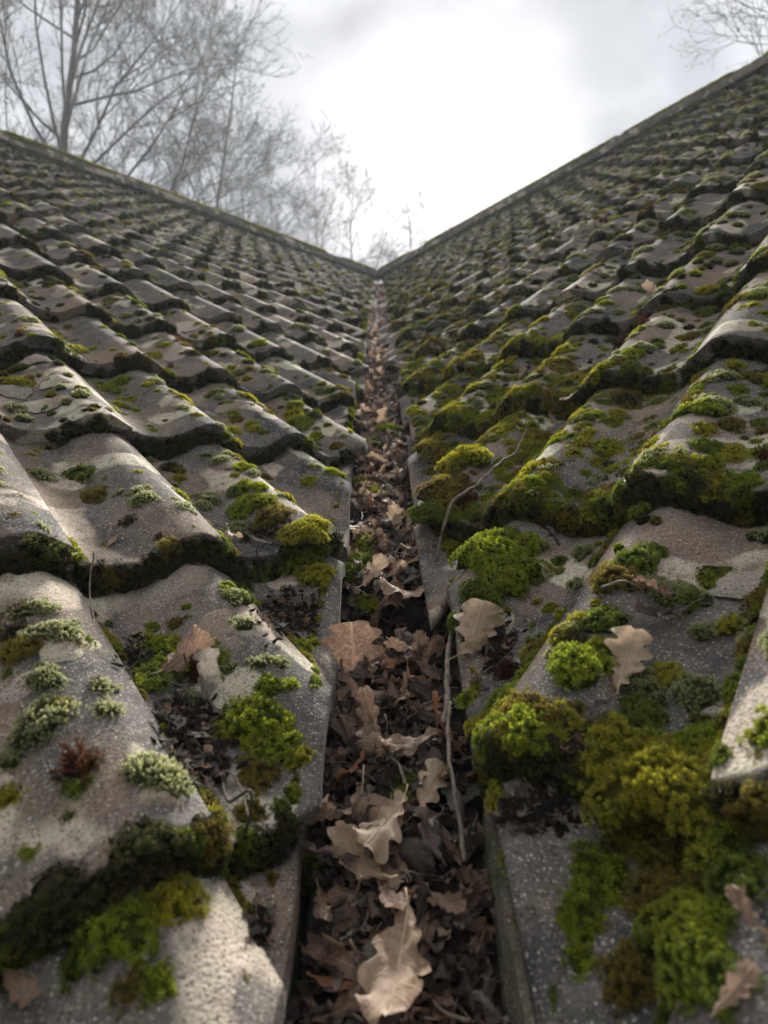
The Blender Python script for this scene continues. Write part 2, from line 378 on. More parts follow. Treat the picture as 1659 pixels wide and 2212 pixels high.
# ------------------------------------------------------------------ tiles
def tile_mesh(k, seed, na, ns, mats=None, rough=True):
    """a solid roll-and-pan tile: outward eave axis mirrored for the left slope; local x across, y up the slope, z out"""
    sd = SIDES[k]; r = np.random.default_rng(seed); L = sd.g + .05
    A = np.linspace(0, TW * 1.035, na + 1)
    sv = np.concatenate([[0., .0016, .005], np.linspace(.012, L, ns)])
    dz = np.concatenate([[-.0016, -.0002, 0.], np.zeros(ns)])
    wav = 0.0016 * np.sin(A / TW * 9 + r.uniform(0, 6)) * r.uniform(.4, 1)
    n_a, n_s = len(A), len(sv)
    AA, SS = np.meshgrid(A, sv); DZ = np.repeat(dz[:, None], n_a, 1)
    off = (r.uniform(0, 50), r.uniform(0, 50))
    NZ = np.zeros_like(AA); EY = np.zeros(n_a)
    if rough:
        for i in range(n_s):
            for j in range(n_a):
                q = Vector((AA[i, j] * 26 + off[0], SS[i, j] * 26, off[1]))
                NZ[i, j] = .0012 * mnoise.noise(q)
        for j in range(n_a): EY[j] = .0055 * mnoise.noise(Vector((A[j] * 60 + off[0], 3.3, off[1]))) + .0035 * mnoise.noise(Vector((A[j] * 190, 7.3, off[1])))
    fade = np.clip(1 - SS / .03, 0, 1)
    Z = prof(AA) - TT * SS / sd.g + DZ + NZ + wav[None, :] * np.clip(1 - SS / L, 0, 1) * .5
    Y = SS + EY[None, :] * fade
    X = AA * (1 if sd.sg > 0 else -1)
    top = np.stack([X, Y, Z], -1).reshape(-1, 3)
    th = np.where(AA < TW * .5, .0125, .0125)
    Zb = prof(AA) - TT * SS / sd.g - .0135 - NZ
    bot = np.stack([X, Y, Zb], -1).reshape(-1, 3)
    # the front (tail) edge hangs deeper: a thick nibbed edge
    v = np.concatenate([top, bot]); nT = len(top); idx = np.arange(nT).reshape(n_s, n_a); f = []
    bot_front = v[nT + idx[0]]; v[nT + idx[0], 2] -= .008; v[nT + idx[0], 1] += .002; v[nT + idx[1], 2] -= .008; v[nT + idx[2], 2] -= .008
    def q(a, b, c, d): f.append((a, b, c, d) if sd.sg > 0 else (d, c, b, a))
    for i in range(n_s - 1):
        for j in range(n_a - 1):
            q(idx[i, j], idx[i, j + 1], idx[i + 1, j + 1], idx[i + 1, j])
            q(nT + idx[i, j], nT + idx[i + 1, j], nT + idx[i + 1, j + 1], nT + idx[i, j + 1])
    for j in range(n_a - 1):
        q(idx[0, j], nT + idx[0, j], nT + idx[0, j + 1], idx[0, j + 1])
        q(idx[-1, j], idx[-1, j + 1], nT + idx[-1, j + 1], nT + idx[-1, j])
    for i in range(n_s - 1):
        q(idx[i, 0], idx[i + 1, 0], nT + idx[i + 1, 0], nT + idx[i, 0])
        q(idx[i, -1], nT + idx[i, -1], nT + idx[i + 1, -1], idx[i + 1, -1])
    return v, f
def frame(k):
    sd = SIDES[k]; x = sd.e * sd.sg
    m = Matrix((x, sd.s, sd.n)).transposed().to_4x4(); return m
def in_view(p, mx=260):
    q = project(p)
    return q is not None and -mx < q[0] < W0 + mx and -mx < q[1] < H0 + 700
TILES = {}
roofs = {}
for k in 'LR':
    sd = SIDES[k]
    root = empty('roof_slope', (0, 0, 0)); roofs[k] = root
    tag(root, 'mossy concrete tiled roof slope ' + ('left' if k == 'L' else 'right') + ' of the leaf filled valley', 'roof')
    protos = []
    for v_ in range(6):
        v, f = tile_mesh(k, 100 + v_ + (50 if k == 'R' else 0), 22, 16)
        protos.append(mesh_from('tile', np.array(v), [tuple(int(i) for i in x) for x in f], [M_TILE]))
    lowv, lowf = tile_mesh(k, 5, 12, 3, rough=False); lowv = np.array(lowv); lowf = np.array(lowf)
    lst = []
    for row in range(-1, TOP[k] + 1):
        ss = sd.start(row)
        for n in range(-60, 30):
            u = sd.u0 + n * TW
            if u + TW * 1.1 < valley_u(k, ss + sd.g + .05) : continue
            c = sd.world(u + TW / 2, ss + sd.g / 2, 0)
            if row < 1: ok = -1.1 < c.x < 1.1 and c.y > -.35
            else: ok = in_view(c) or in_view(sd.world(u, ss, 0)) or in_view(sd.world(u + TW, ss + sd.g, 0))
            if not ok: continue
            lst.append(((c - CAM).length, row, n, u, ss))
    lst.sort(); TILES[k] = [(a, b, c) for a, b, c, d, e in lst]
    fr = frame(k); jv = []; jf = []; base = 0
    for i, (dist, row, n, u, ss) in enumerate(lst):
        r = random.Random(row * 977 + n * 13 + (5 if k == 'R' else 0))
        cut = u < valley_u(k, ss) + .02 or u < valley_u(k, ss - .01) + TW * .1
        # tilt about the tail
        rot = Euler((r.uniform(-.008, .008), r.uniform(-.018, .018), r.uniform(-.020, .020))).to_matrix().to_4x4()
        slip = r.uniform(-.022, -.010) if r.random() < .07 and row > 0 else 0
        loc = sd.world(u, ss + slip + r.uniform(-.007, .005), r.uniform(-.0015, .0015) + .0012 * (row % 2))
        mw = Matrix.Translation(loc) @ fr @ rot
        crosses = min(sd.world(u, s_, 0).x * sd.sg for s_ in (ss, ss + sd.g + .05)) < HW + .002
        if i < 296:
            if crosses:
                bm = bmesh.new(); bm.from_mesh(protos[r.randrange(6)]); bm.transform(mw)
                jit = r.uniform(-.004, .004); yaw_ = r.uniform(-.02, .02)
                pl = Vector((sd.sg * (HW + jit + (.020 if (k == 'R' and row == -1) else 0)), loc.y + .15, 0)); pn = Vector((-sd.sg, yaw_, r.uniform(-.05, .05)))
                geom = bm.verts[:] + bm.edges[:] + bm.faces[:]
                res = bmesh.ops.bisect_plane(bm, geom=geom, plane_co=pl, plane_no=pn, clear_outer=True, dist=1e-5)
                ed = [e for e in res['geom_cut'] if isinstance(e, bmesh.types.BMEdge)]
                if not bm.verts: bm.free(); continue
                if ed:
                    try:
                        ff = bmesh.ops.edgeloop_fill(bm, edges=ed)['faces']
                        for x in ff: x.smooth = False
                        bmesh.ops.triangulate(bm, faces=ff)
                    except Exception: pass
                bm.transform(Matrix.Translation(-loc))
                me = bpy.data.meshes.new('tile'); bm.to_mesh(me); bm.free()
                me.materials.clear(); me.materials.append(M_TILE)
                if len(me.polygons) == 0: continue
                o = bpy.data.objects.new('tile', me); o.location = loc; link(o, root)
            else:
                o = bpy.data.objects.new('tile', protos[r.randrange(6)]); link(o, root); o.matrix_world = mw
                o.matrix_local = mw
        else:
            v = np.array([(mw @ Vector(x))[:] for x in lowv])
            if crosses:
                keep = sd.sg * v[lowf].mean(1)[:, 0] > HW + .004
                # clamp to the cut line
                v[:, 0] = sd.sg * np.maximum(sd.sg * v[:, 0], HW)
                fcs = lowf[keep]
            else: fcs = lowf
            jv.append(v); jf.append(fcs + base); base += len(v)
    if jv:
        o = bpy.data.objects.new('distant_tiles', mesh_from('distant_tiles', np.concatenate(jv), np.concatenate(jf), [M_TILE]))
        link(o, root); o['kind'] = 'stuff'
    # underlay below the tiles, closes the slope
    uu = 9.0; pv = [sd.world(valley_u(k, -.3) - .0, -.3, -.075), sd.world(uu, -.3, -.075), sd.world(uu, SR, -.075), sd.world(valley_u(k, SR), SR, -.075)]
    o = bpy.data.objects.new('underlay', mesh_from('underlay', [p[:] for p in pv], [(0, 1, 2, 3)], [M_SOIL], False)); link(o, root)
    # back slope behind the ridge
    bk = Vector((-sd.s.x, -sd.s.y, -SP)) ; bk = Vector((sd.sg * -CP / 2**.5 * -1, CP / 2**.5, -SP)) if False else Vector((sd.sg * CP / 2**.5, CP / 2**.5, -SP))
    a, b = sd.world(valley_u(k, SR), SR, -.05), sd.world(uu, SR, -.05)
    o = bpy.data.objects.new('back_slope', mesh_from('back_slope', [a[:], b[:], (b + bk * 4)[:], (a + bk * 4)[:]], [(0, 1, 2, 3)], [M_TILE], False)); link(o, root)
    # mortar fillet that closes the ends of the cut tiles over the valley lining
    vv, ff = [], []; ys = np.arange(.05, 6.95, .022)
    for i, y in enumerate(ys):
        j1 = .0035 * mnoise.noise(Vector((y * 19, sd.sg * 3, 0))); j2 = .002 * mnoise.noise(Vector((y * 70, 5, sd.sg)))
        off_ = .0 if (k == 'R' and y < .50) else .008; hx = -.004 if off_ == 0 else 0; zt = y * TANV - (.030 if off_ == 0 else .042); zb = y * TANV - .118
        for q_, (x, z) in enumerate(((HW + .034, zt), (HW + .007 + j1 + off_, zt), (HW + .006 + j1 + j2 + off_, zt - .010), (HW + .005 + j1 - j2 + off_ + hx, (zt + zb) / 2), (HW + .003 + j1 + off_ + hx * 2, zb), (HW + .034, zb))):
            vv.append((sd.sg * x, y, z))
        if i:
            o_ = (i - 1) * 6
            for q_ in range(5): ff.append((o_ + q_, o_ + q_ + 1, o_ + q_ + 7, o_ + q_ + 6))
    o = bpy.data.objects.new('mortar_fillet', mesh_from('mortar_fillet', vv, ff, [M_MORTAR], False)); link(o, root)
    print('tiles', k, len(lst))

# ridge tiles (half round) along both ridges
def ridge_mesh():
    v, f = [], []; n = 14; L = .46; R_ = .135
    ring = [(R_ * math.cos(PI * j / n + 0) * 1.0, R_ * .95 * math.sin(PI * j / n)) for j in range(n + 1)]
    for yi, (y, add) in enumerate(((0, 0.), (.004, .002), (L, .0))):
        for x, z in ring: v.append((x * (1 + add), y, z - .05))
    for y in (0, L):
        for x, z in ring: v.append((x * .87, y, z * .87 - .05))
    m_ = n + 1
    for a in range(2):
        for j in range(n): f.append((a * m_ + j, a * m_ + j + 1, (a + 1) * m_ + j + 1, (a + 1) * m_ + j))
    for j in range(n):
        f.append((3 * m_ + j, 3 * m_ + j + 1, j + 1, j)); f.append((2 * m_ + j, 2 * m_ + j + 1, 4 * m_ + j + 1, 4 * m_ + j))
        f.append((4 * m_ + j, 4 * m_ + j + 1, 3 * m_ + j + 1, 3 * m_ + j))
    return mesh_from('ridge_tile', v, f, [M_TILE])
rm = ridge_mesh()
RIDGE_START = {}
for k in 'LR':
    sd = SIDES[k]; u = valley_u(k, SR) - .12; i = 0
    while u < (valley_u(k, SR) + 8.5):
        p = sd.world(u, SR, -.015)
        x = Vector((-sd.e.y, sd.e.x, 0)); z = Vector((0, 0, 1))
        o = bpy.data.objects.new('ridge_tile', rm); m = Matrix((sd.e.cross(z), sd.e, z)).transposed().to_4x4()
        m = m @ Euler((random.uniform(-.012, .012), 0, random.uniform(-.01, .01))).to_matrix().to_4x4(); m.translation = p + Vector((0, 0, random.uniform(-.006, .006)))
        link(o, roofs[k]); o.matrix_local = m; u += .445; i += 1

# ------------------------------------------------------------------ valley lining and soil
vg = empty('valley_gutter'); tag(vg, 'dark valley channel between the two tiled slopes, full of leaves', 'gutter')
vv = []; ff = []
for i, y in enumerate(np.arange(.0, 7.0, .1)):
    for x, d in ((-.11, .085), (-.06, .112), (-.02, .12), (.02, .12), (.06, .112), (.11, .085)): vv.append((x, y, y * TANV - d))
    if i:
        for j in range(5): ff.append(((i - 1) * 6 + j, (i - 1) * 6 + j + 1, i * 6 + j + 1, i * 6 + j))
link(bpy.data.objects.new('valley_lining', mesh_from('valley_lining', vv, ff, [M_LEAD])), vg)
vv = []; ff = []; nx = 28; ys = list(np.arange(.08, 2.2, .0045)) + list(np.arange(2.2, 6.9, .03))
for i, y in enumerate(ys):
    for j in range(nx + 1):
        x = -.064 + .128 * j / nx; q = Vector((x * 45, y * 45, 1.7)); q2 = Vector((x * 160, y * 160, 4.7))
        z = litter_z(x, y) - .010 + .007 * mnoise.noise(q) + .0035 * mnoise.noise(q2) + .0018 * mnoise.noise(q2 * 3)
        vv.append((x, y, z))
    if i:
        for j in range(nx): ff.append(((i - 1) * (nx + 1) + j, (i - 1) * (nx + 1) + j + 1, i * (nx + 1) + j + 1, i * (nx + 1) + j))
o = bpy.data.objects.new('leaf_mould', mesh_from('leaf_mould', vv, ff, [M_SOIL])); link(o)
tag(o, 'dark rotted leaf mould lining the bottom of the valley', 'soil', kind='stuff')

# landmarks (photo pixels) used to say where a small thing lies
MARKS = {
 'L': [(172, 1652, 'rusty moss tuft'), (228, 1500, 'frosty moss pair'), (45, 1392, 'broad olive cushion'), (435, 1428, 'round bright moss dome'), (540, 1548, 'large lumpy moss mound'), (385, 1445, 'curled leaf in the pan'),
       (370, 1940, 'brightest low cushion'), (485, 2145, 'lone low moss button'), (205, 1040, 'green and brown cushion pair'), (240, 1178, 'single pale narrow leaf'), (460, 988, 'pale touching moss domes'), (666, 1038, 'single yellow moss button'),
       (662, 1150, 'tall yellow green mound'), (32, 822, 'third course edge cushion'), (245, 850, 'third course pan cushions'), (335, 765, 'rounded yellow olive dome'), (648, 905, 'bright third course mat'), (520, 910, 'third course tail cushions'), (430, 600, 'middle of the left slope'), (150, 500, 'upper left slope'), (650, 640, 'left upper valley edge')],
 'R': [(1242, 1428, 'smooth vivid dome'), (1345, 1462, 'flat pale oak leaf'), (1500, 1482, 'large frosty cushion'), (1428, 1700, 'biggest moss mound'), (1474, 1290, 'round dark green dome'), (1328, 1238, 'reddish topped cushion'), (1140, 1560, 'large starry mound'),
       (1060, 1210, 'great feathery mound'), (1316, 962, 'clean pan moss patch'), (1226, 1078, 'clean tile tail'), (1580, 940, 'far right pan cushions'), (1590, 526, 'yellow topped dome'), (1528, 650, 'crest cushion pair'), (1255, 858, 'tan leaf on the roll'), (1425, 655, 'curled standing leaf'), (1500, 2010, 'wide low carpet'), (1575, 1345, 'right edge bright cushion'), (1400, 1300, 'rolled stalked leaf'), (1200, 650, 'middle of the right slope'), (950, 700, 'right upper valley edge')],
 'V': [(768, 1455, 'large upright leaf'), (845, 1800, 'flat pale leaf'), (872, 2118, 'biggest leaf'), (690, 1808, 'small bright rimmed leaf'), (935, 1865, 'dark purplish leaf'), (770, 1672, 'orange rimmed leaf'), (905, 1615, 'ribbed rolled leaf'), (915, 1450, 'upright purplish leaf'), (965, 1700, 'long grey stick'), (880, 1690, 'low green moss clump'), (965, 1990, 'orange lobed leaf'), (700, 1990, 'folded low leaf'),
       (900, 1292, 'arching leaf over the gap'), (775, 1158, 'spread tan leaf'), (858, 1145, 'standing ochre leaf'), (905, 1165, 'leaning leaf by the stick'), (855, 1035, 'wide crossing leaf'), (820, 832, 'crossing pale twig'), (810, 700, 'top of the valley')],
}
def where(px, py, which):
    x, y, nm = min(MARKS[which], key=lambda m_: (m_[0] - px) ** 2 + (m_[1] - py) ** 2)
    dx, dy = px - x, py - y
    if abs(dx) > abs(dy): rel = 'right of' if dx > 0 else 'left of'
    else: rel = 'below' if dy > 0 else 'above'
    far_ = math.hypot(dx, dy)
    return f"{'just ' if far_ < 60 else ''}{rel} the {nm}"
names = {'bright': 'bright green', 'lime': 'yellow green', 'green': 'green', 'olive': 'olive', 'dark': 'dark', 'hoary': 'frosty', 'rust': 'rusty'}
def cushion_label(kind, m, side, sz):
    q = project(m.translation); s_ = 'tiny' if sz < 13 else ('small' if sz < 24 else 'medium')
    return f"{s_} {names[kind]} moss cushion {where(q[0], q[1], 'L' if side == 'left' else 'R')}"

# ------------------------------------------------------------------ moss prototypes
def cushion_mesh(name, kind, R, h, seed, density=1.0):
    r = np.random.default_rng(seed); mat = MOSS[kind]
    # dome base
    n1, n2 = 6, 14; v = [(0, 0, h * .70)]; tone = [0.]; rnd = [.5]
    ph = r.uniform(0, 6.28, 4); am = r.uniform(.05, .20, 4) if R < .03 else r.uniform(.10, .24, 4)
    def rad(t): return R * (1 + am[0] * np.sin(2 * t + ph[0]) + am[1] * np.sin(3 * t + ph[1]) + am[2] * np.sin(5 * t + ph[2]))
    lump = r.uniform(0, 50)
    def hz(x, y, q):
        q = min(1, q)
        return h * (1 - q ** 2.4) ** .62 * (1 + (.30 if R < .04 else .5) * mnoise.noise(Vector((x / R * (1.8 if R < .04 else 3.2) + lump, y / R * (1.8 if R < .04 else 3.2), 0))))
    for i in range(1, n1 + 1):
        q = i / n1
        for j in range(n2):
            t = 2 * PI * j / n2; rr = rad(t) * q * .93; x, y = rr * math.cos(t), rr * math.sin(t)
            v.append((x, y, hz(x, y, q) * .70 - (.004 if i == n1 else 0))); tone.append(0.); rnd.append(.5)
    F = []
    for j in range(n2): F.append((0, 1 + j, 1 + (j + 1) % n2))
    for i in range(n1 - 1):
        for j in range(n2):
            a, b = 1 + i * n2 + j, 1 + i * n2 + (j + 1) % n2; F.append((a, a + n2, b + n2)); F.append((a, b + n2, b))
    v = [tuple(x) for x in v]
    par = {'bright': (.0021, .0027, 6, .9, .0008), 'lime': (.0022, .0030, 6, .85, .0008), 'green': (.0020, .0024, 6, 1.0, .0007),
           'olive': (.0021, .0027, 6, .9, .0007), 'dark': (.0023, .0026, 5, 1.0, .0008), 'hoary': (.0018, .0028, 4, .42, .0006), 'rust': (.0024, .0036, 5, .6, .0007)}[kind]
    if R > .04: par = tuple(p_ * (1.25 if i_ in (0, 1, 4) else 1) for i_, p_ in enumerate(par))
    sp, Ls, nl, spread, wd_ = par
    ns = int(PI * R * R / sp ** 2 * density * (1 + .5 * h / R))
    for _ in range(ns):
        q = math.sqrt(r.uniform(0, 1)) if r.uniform() > .25 else r.uniform(.8, 1.02)
        t = r.uniform(0, 6.283); rr = rad(t) * q; x, y = rr * math.cos(t), rr * math.sin(t); z = hz(x, y, q) * .80
        e = R * .06
        gx = (hz(x + e, y, math.hypot(x + e, y) / max(rad(t), 1e-6)) - z) / e; gy = (hz(x, y + e, math.hypot(x, y + e) / max(rad(t), 1e-6)) - z) / e
        nrm = np.array([x / R * 1.1 * q, y / R * 1.1 * q, .75]) + r.normal(0, .17, 3); nrm /= np.linalg.norm(nrm)
        a = np.cross(nrm, [0.3, .9, .2]); a /= np.linalg.norm(a); b = np.cross(nrm, a)
        L = Ls * 1.0 * r.uniform(.7, 1.45); rn = r.uniform(); p0 = np.array([x, y, z - .0005]); t0 = r.uniform(0, 6.28)
        tiers = ((0, spread, 1.), (.45, spread * .5, .75))
        for tz, spr, ll in tiers:
            m_ = nl if tz == 0 else max(3, nl - 2)
            for j in range(m_):
                th = t0 + 2 * PI * (j + tz) / m_ + r.normal(0, .12); d = a * math.cos(th) + b * math.sin(th)
                dirv = nrm * math.cos(spr) + d * math.sin(spr); side = np.cross(nrm, d) * wd_ * .5
                base = p0 + nrm * L * (tz * .9); tip = base + dirv * L * ll
                k0 = len(v); mid_ = (base + tip) / 2 + nrm * L * .06
                v += [tuple(base), tuple(mid_ + side), tuple(mid_ - side), tuple(tip)]
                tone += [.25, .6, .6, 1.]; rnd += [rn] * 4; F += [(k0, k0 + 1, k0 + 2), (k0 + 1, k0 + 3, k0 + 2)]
    if kind == 'rust':
        for _ in range(26):
            t = r.uniform(0, 6.283); q = r.uniform(0, .8); x, y = R * q * math.cos(t), R * q * math.sin(t); z = hz(x, y, q)
            d = np.array([r.normal(0, .3), r.normal(0, .3), 1.]); L = r.uniform(.006, .011); p = np.array([x, y, z]); e_ = p + d * L
            for s_ in ((.0003, 0, 0), (0, .0003, 0)):
                s_ = np.array(s_); k0 = len(v); v += [tuple(p - s_), tuple(p + s_), tuple(e_ + s_ * 2.2), tuple(e_ - s_ * 2.2)]
                tone += [1.] * 4; rnd += [1.] * 4; F += [(k0, k0 + 1, k0 + 2), (k0, k0 + 2, k0 + 3)]
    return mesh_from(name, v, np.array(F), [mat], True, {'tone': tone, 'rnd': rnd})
PROTO = {}
for kind in MOSS:
    PROTO[kind] = {
        's': [cushion_mesh('moss_cushion', kind, .0085, .0055, 11 + i, 1.0) for i in range(2)],
        'm': [cushion_mesh('moss_cushion', kind, .016, .0095, 31 + i, 1.0) for i in range(3)],
        'x': [cushion_mesh('moss_cushion', kind, .055, .026, 71 + i, .9) for i in range(1 if kind in ('hoary', 'dark', 'rust') else 2)],
        'l': [cushion_mesh('moss_cushion', kind, .032, .018, 51 + i, .95) for i in range(2)] if kind not in ('rust',) else [cushion_mesh('moss_cushion', kind, .024, .012, 51, .9)],
    }
RAD = {'s': .0085, 'm': .016, 'l': .032, 'x': .055}

def place_matrix(p, n, scale, rnd=None, squash=1.0):
    r = rnd or random
    q = n.to_track_quat('Z', 'Y').to_matrix().to_4x4() @ Matrix.Rotation(r.uniform(0, 2 * PI), 4, 'Z')
    m = q @ Matrix.Diagonal((scale, scale * r.uniform(.8, 1.2), scale * squash, 1)); m.translation = p
    return m
def pick(kind, rad):
    c = 's' if rad < .012 else ('m' if rad < .024 else ('l' if rad < .042 or kind == 'rust' else 'x'))
    return random.choice(PROTO[kind][c]), rad / RAD[c] if not (kind == 'rust' and c == 'l') else rad / .024

# geometry-nodes scatter for the carpets nobody could count
def scatter(name, items, label, cat='moss'):
    """items: (mesh, matrix)"""
    meshes = []; mi = {}
    for me, m in items:
        if me.name not in mi: mi[me.name] = len(meshes); meshes.append(me)
    col = bpy.data.collections.new(name + '_pieces')
    for i, me in enumerate(meshes):
        o = bpy.data.objects.new('%s_piece.%03d' % (name, i), me); col.objects.link(o)
    order = sorted(range(len(meshes)), key=lambda i: col.objects[i].name if False else '%s_piece.%03d' % (name, i))
    n = len(items); co = np.zeros((n, 3), np.float32); eu = np.zeros((n, 3), np.float32); sc = np.zeros((n, 3), np.float32); pid = np.zeros(n, np.int32)
    for i, (me, m) in enumerate(items):
        l, q, s = m.decompose(); e = q.to_euler(); co[i] = l; eu[i] = e; sc[i] = s; pid[i] = mi[me.name]
    me = bpy.data.meshes.new(name); me.vertices.add(n); me.vertices.foreach_set('co', co.ravel())
    a = me.attributes.new('rot', 'FLOAT_VECTOR', 'POINT'); a.data.foreach_set('vector', eu.ravel())
    a = me.attributes.new('scl', 'FLOAT_VECTOR', 'POINT'); a.data.foreach_set('vector', sc.ravel())
    a = me.attributes.new('pid', 'INT', 'POINT'); a.data.foreach_set('value', pid)
    o = bpy.data.objects.new(name, me); link(o)
    g = bpy.data.node_groups.new(name, 'GeometryNodeTree')
    g.interface.new_socket('Geometry', in_out='INPUT', socket_type='NodeSocketGeometry'); g.interface.new_socket('Geometry', in_out='OUTPUT', socket_type='NodeSocketGeometry')
    gi = g.nodes.new('NodeGroupInput'); go = g.nodes.new('NodeGroupOutput')
    ci = g.nodes.new('GeometryNodeCollectionInfo'); ci.inputs['Collection'].default_value = col
    ci.inputs['Separate Children'].default_value = True; ci.inputs['Reset Children'].default_value = True
    ip = g.nodes.new('GeometryNodeInstanceOnPoints'); ip.inputs['Pick Instance'].default_value = True
    def attr(nm, ty):
        x = g.nodes.new('GeometryNodeInputNamedAttribute'); x.data_type = ty; x.inputs['Name'].default_value = nm; return x.outputs['Attribute']
    e2r = g.nodes.new('FunctionNodeEulerToRotation')
    g.links.new(attr('rot', 'FLOAT_VECTOR'), e2r.inputs[0]); g.links.new(e2r.outputs[0], ip.inputs['Rotation'])
    g.links.new(attr('scl', 'FLOAT_VECTOR'), ip.inputs['Scale']); g.links.new(attr('pid', 'INT'), ip.inputs['Instance Index'])
    g.links.new(gi.outputs[0], ip.inputs['Points']); g.links.new(ci.outputs['Instances'], ip.inputs['Instance']); g.links.new(ip.outputs[0], go.inputs[0])
    md = o.modifiers.new('scatter', 'NODES'); md.node_group = g
    tag(o, label, cat, kind='stuff'); return o

# ------------------------------------------------------------------ pale lichen crusts, each a thin irregular disc grown onto its tile
M_LICH = [concrete('cream_lichen', (.29, .255, .185), (.42, .38, .29), .8, False, 0.), concrete('pink_lichen', (.30, .235, .20), (.42, .35, .30), .8, False, 0.), concrete('tan_lichen', (.19, .165, .13), (.28, .245, .20), .9, False, 0.)]
def lichen(k, u, ss, ru, rs, mi, seed):
    r = random.Random(seed); sd = SIDES[k]; v, f = [], []; n, m_ = 30, 7; ph = [r.uniform(0, 6) for _ in range(4)]; c0, _n = surf(k, u, ss)
    row0 = math.floor((ss - sd.s0) / sd.g)
    for i in range(m_ + 1):
        for j in range(n):
            t = 2 * PI * j / n; q = i / m_; w_ = 1 + .18 * math.sin(2 * t + ph[0]) + .12 * math.sin(3 * t + ph[1]) + .07 * math.sin(7 * t + ph[2]) + .09 * mnoise.noise(Vector((math.cos(t) * 4, math.sin(t) * 4, seed)))
            uu = u + ru * q * w_ * math.cos(t); s_ = ss + rs * q * w_ * math.sin(t)
            s_ = min(max(s_, sd.start(row0) + .007), sd.start(row0 + 1) - .004); uu = max(uu, valley_u(k, s_) + .006)
            p = sd.world(uu, s_, surf_n(sd, uu, s_) + .0030 - .0042 * q ** 3); v.append((p - c0)[:])
    for i in range(m_):
        for j in range(n): f.append((i * n + j, i * n + (j + 1) % n, (i + 1) * n + (j + 1) % n, (i + 1) * n + j) if sd.sg > 0 else ((i + 1) * n + j, (i + 1) * n + (j + 1) % n, i * n + (j + 1) % n, i * n + j))
    o = bpy.data.objects.new('lichen_patch', mesh_from('lichen_patch', v, f, [M_LICH[mi]])); o.location = c0; link(o, roofs[k])
for i, (k, px, py, w_, h_, mi) in enumerate((('L', 150, 1395, 150, 80, 0), ('L', 385, 1262, 130, 80, 2), ('L', 455, 1355, 110, 70, 2), ('L', 95, 875, 84, 34, 0), ('L', 122, 820, 56, 24, 0), ('L', 75, 775, 54, 22, 1), ('L', 150, 622 + 100, 84, 22, 1), ('L', 395, 758, 110, 34, 1),
        ('L', 148, 1162, 110, 44, 0), ('L', 340, 1722, 90, 50, 0), ('L', 40, 1490, 90, 60, 1), ('L', 288, 922, 74, 20, 0), ('L', 105, 1012, 56, 34, 2), ('L', 215, 1018, 40, 60, 1), ('L', 262, 1052, 30, 20, 1), ('L', 160, 950, 60, 30, 2), ('L', 120, 1085, 60, 20, 2), ('L', 505, 875, 90, 28, 2), ('L', 430, 862, 50, 16, 2),
        ('L', 560, 1000, 90, 40, 2), ('L', 150, 630, 70, 16, 1), ('L', 235, 650, 60, 12, 0), ('L', 625, 720, 50, 12, 1), ('R', 1600, 1260, 150, 60, 2), ('R', 1590, 1040, 120, 40, 2), ('R', 1420, 960, 60, 40, 2), ('R', 1300, 930, 50, 40, 2), ('R', 1245, 1600, 70, 90, 2), ('L', 500, 1395, 60, 30, 2), ('L', 15, 1245, 50, 40, 0), ('R', 1380, 330, 40, 14, 0), ('R', 1340, 318, 36, 12, 1), ('R', 1180, 582, 50, 14, 1))):
    q = at_slope(k, px, py)
    if q is None: continue
    p, _ = surf(k, *q); z = project(p)[2]; ru = w_ * .5 / FPX * z
    qa = at_slope(k, px, py - h_ * .5); qb = at_slope(k, px, py + h_ * .5)
    rs = min(.12, max(.01, abs(qa[1] - qb[1]) * .5)) if qa and qb else .03
    lichen(k, q[0], q[1], min(ru, .05), min(rs, .075), mi, 40 + i)
for k in 'LR':
    sd = SIDES[k]
    for dist, row, n in TILES[k][:230]:
        r = random.Random(row * 71 + n * 3 + (9 if k == 'R' else 0))
        if dist > 1.2 and r.random() < .42 or r.random() < .25: lichen(k, sd.u0 + (n + r.random()) * TW, sd.start(row) + r.uniform(.03, sd.g - .03), r.uniform(.008, .026), r.uniform(.010, .045), r.choice((0, 1, 2, 2, 2)), row * 50 + n)

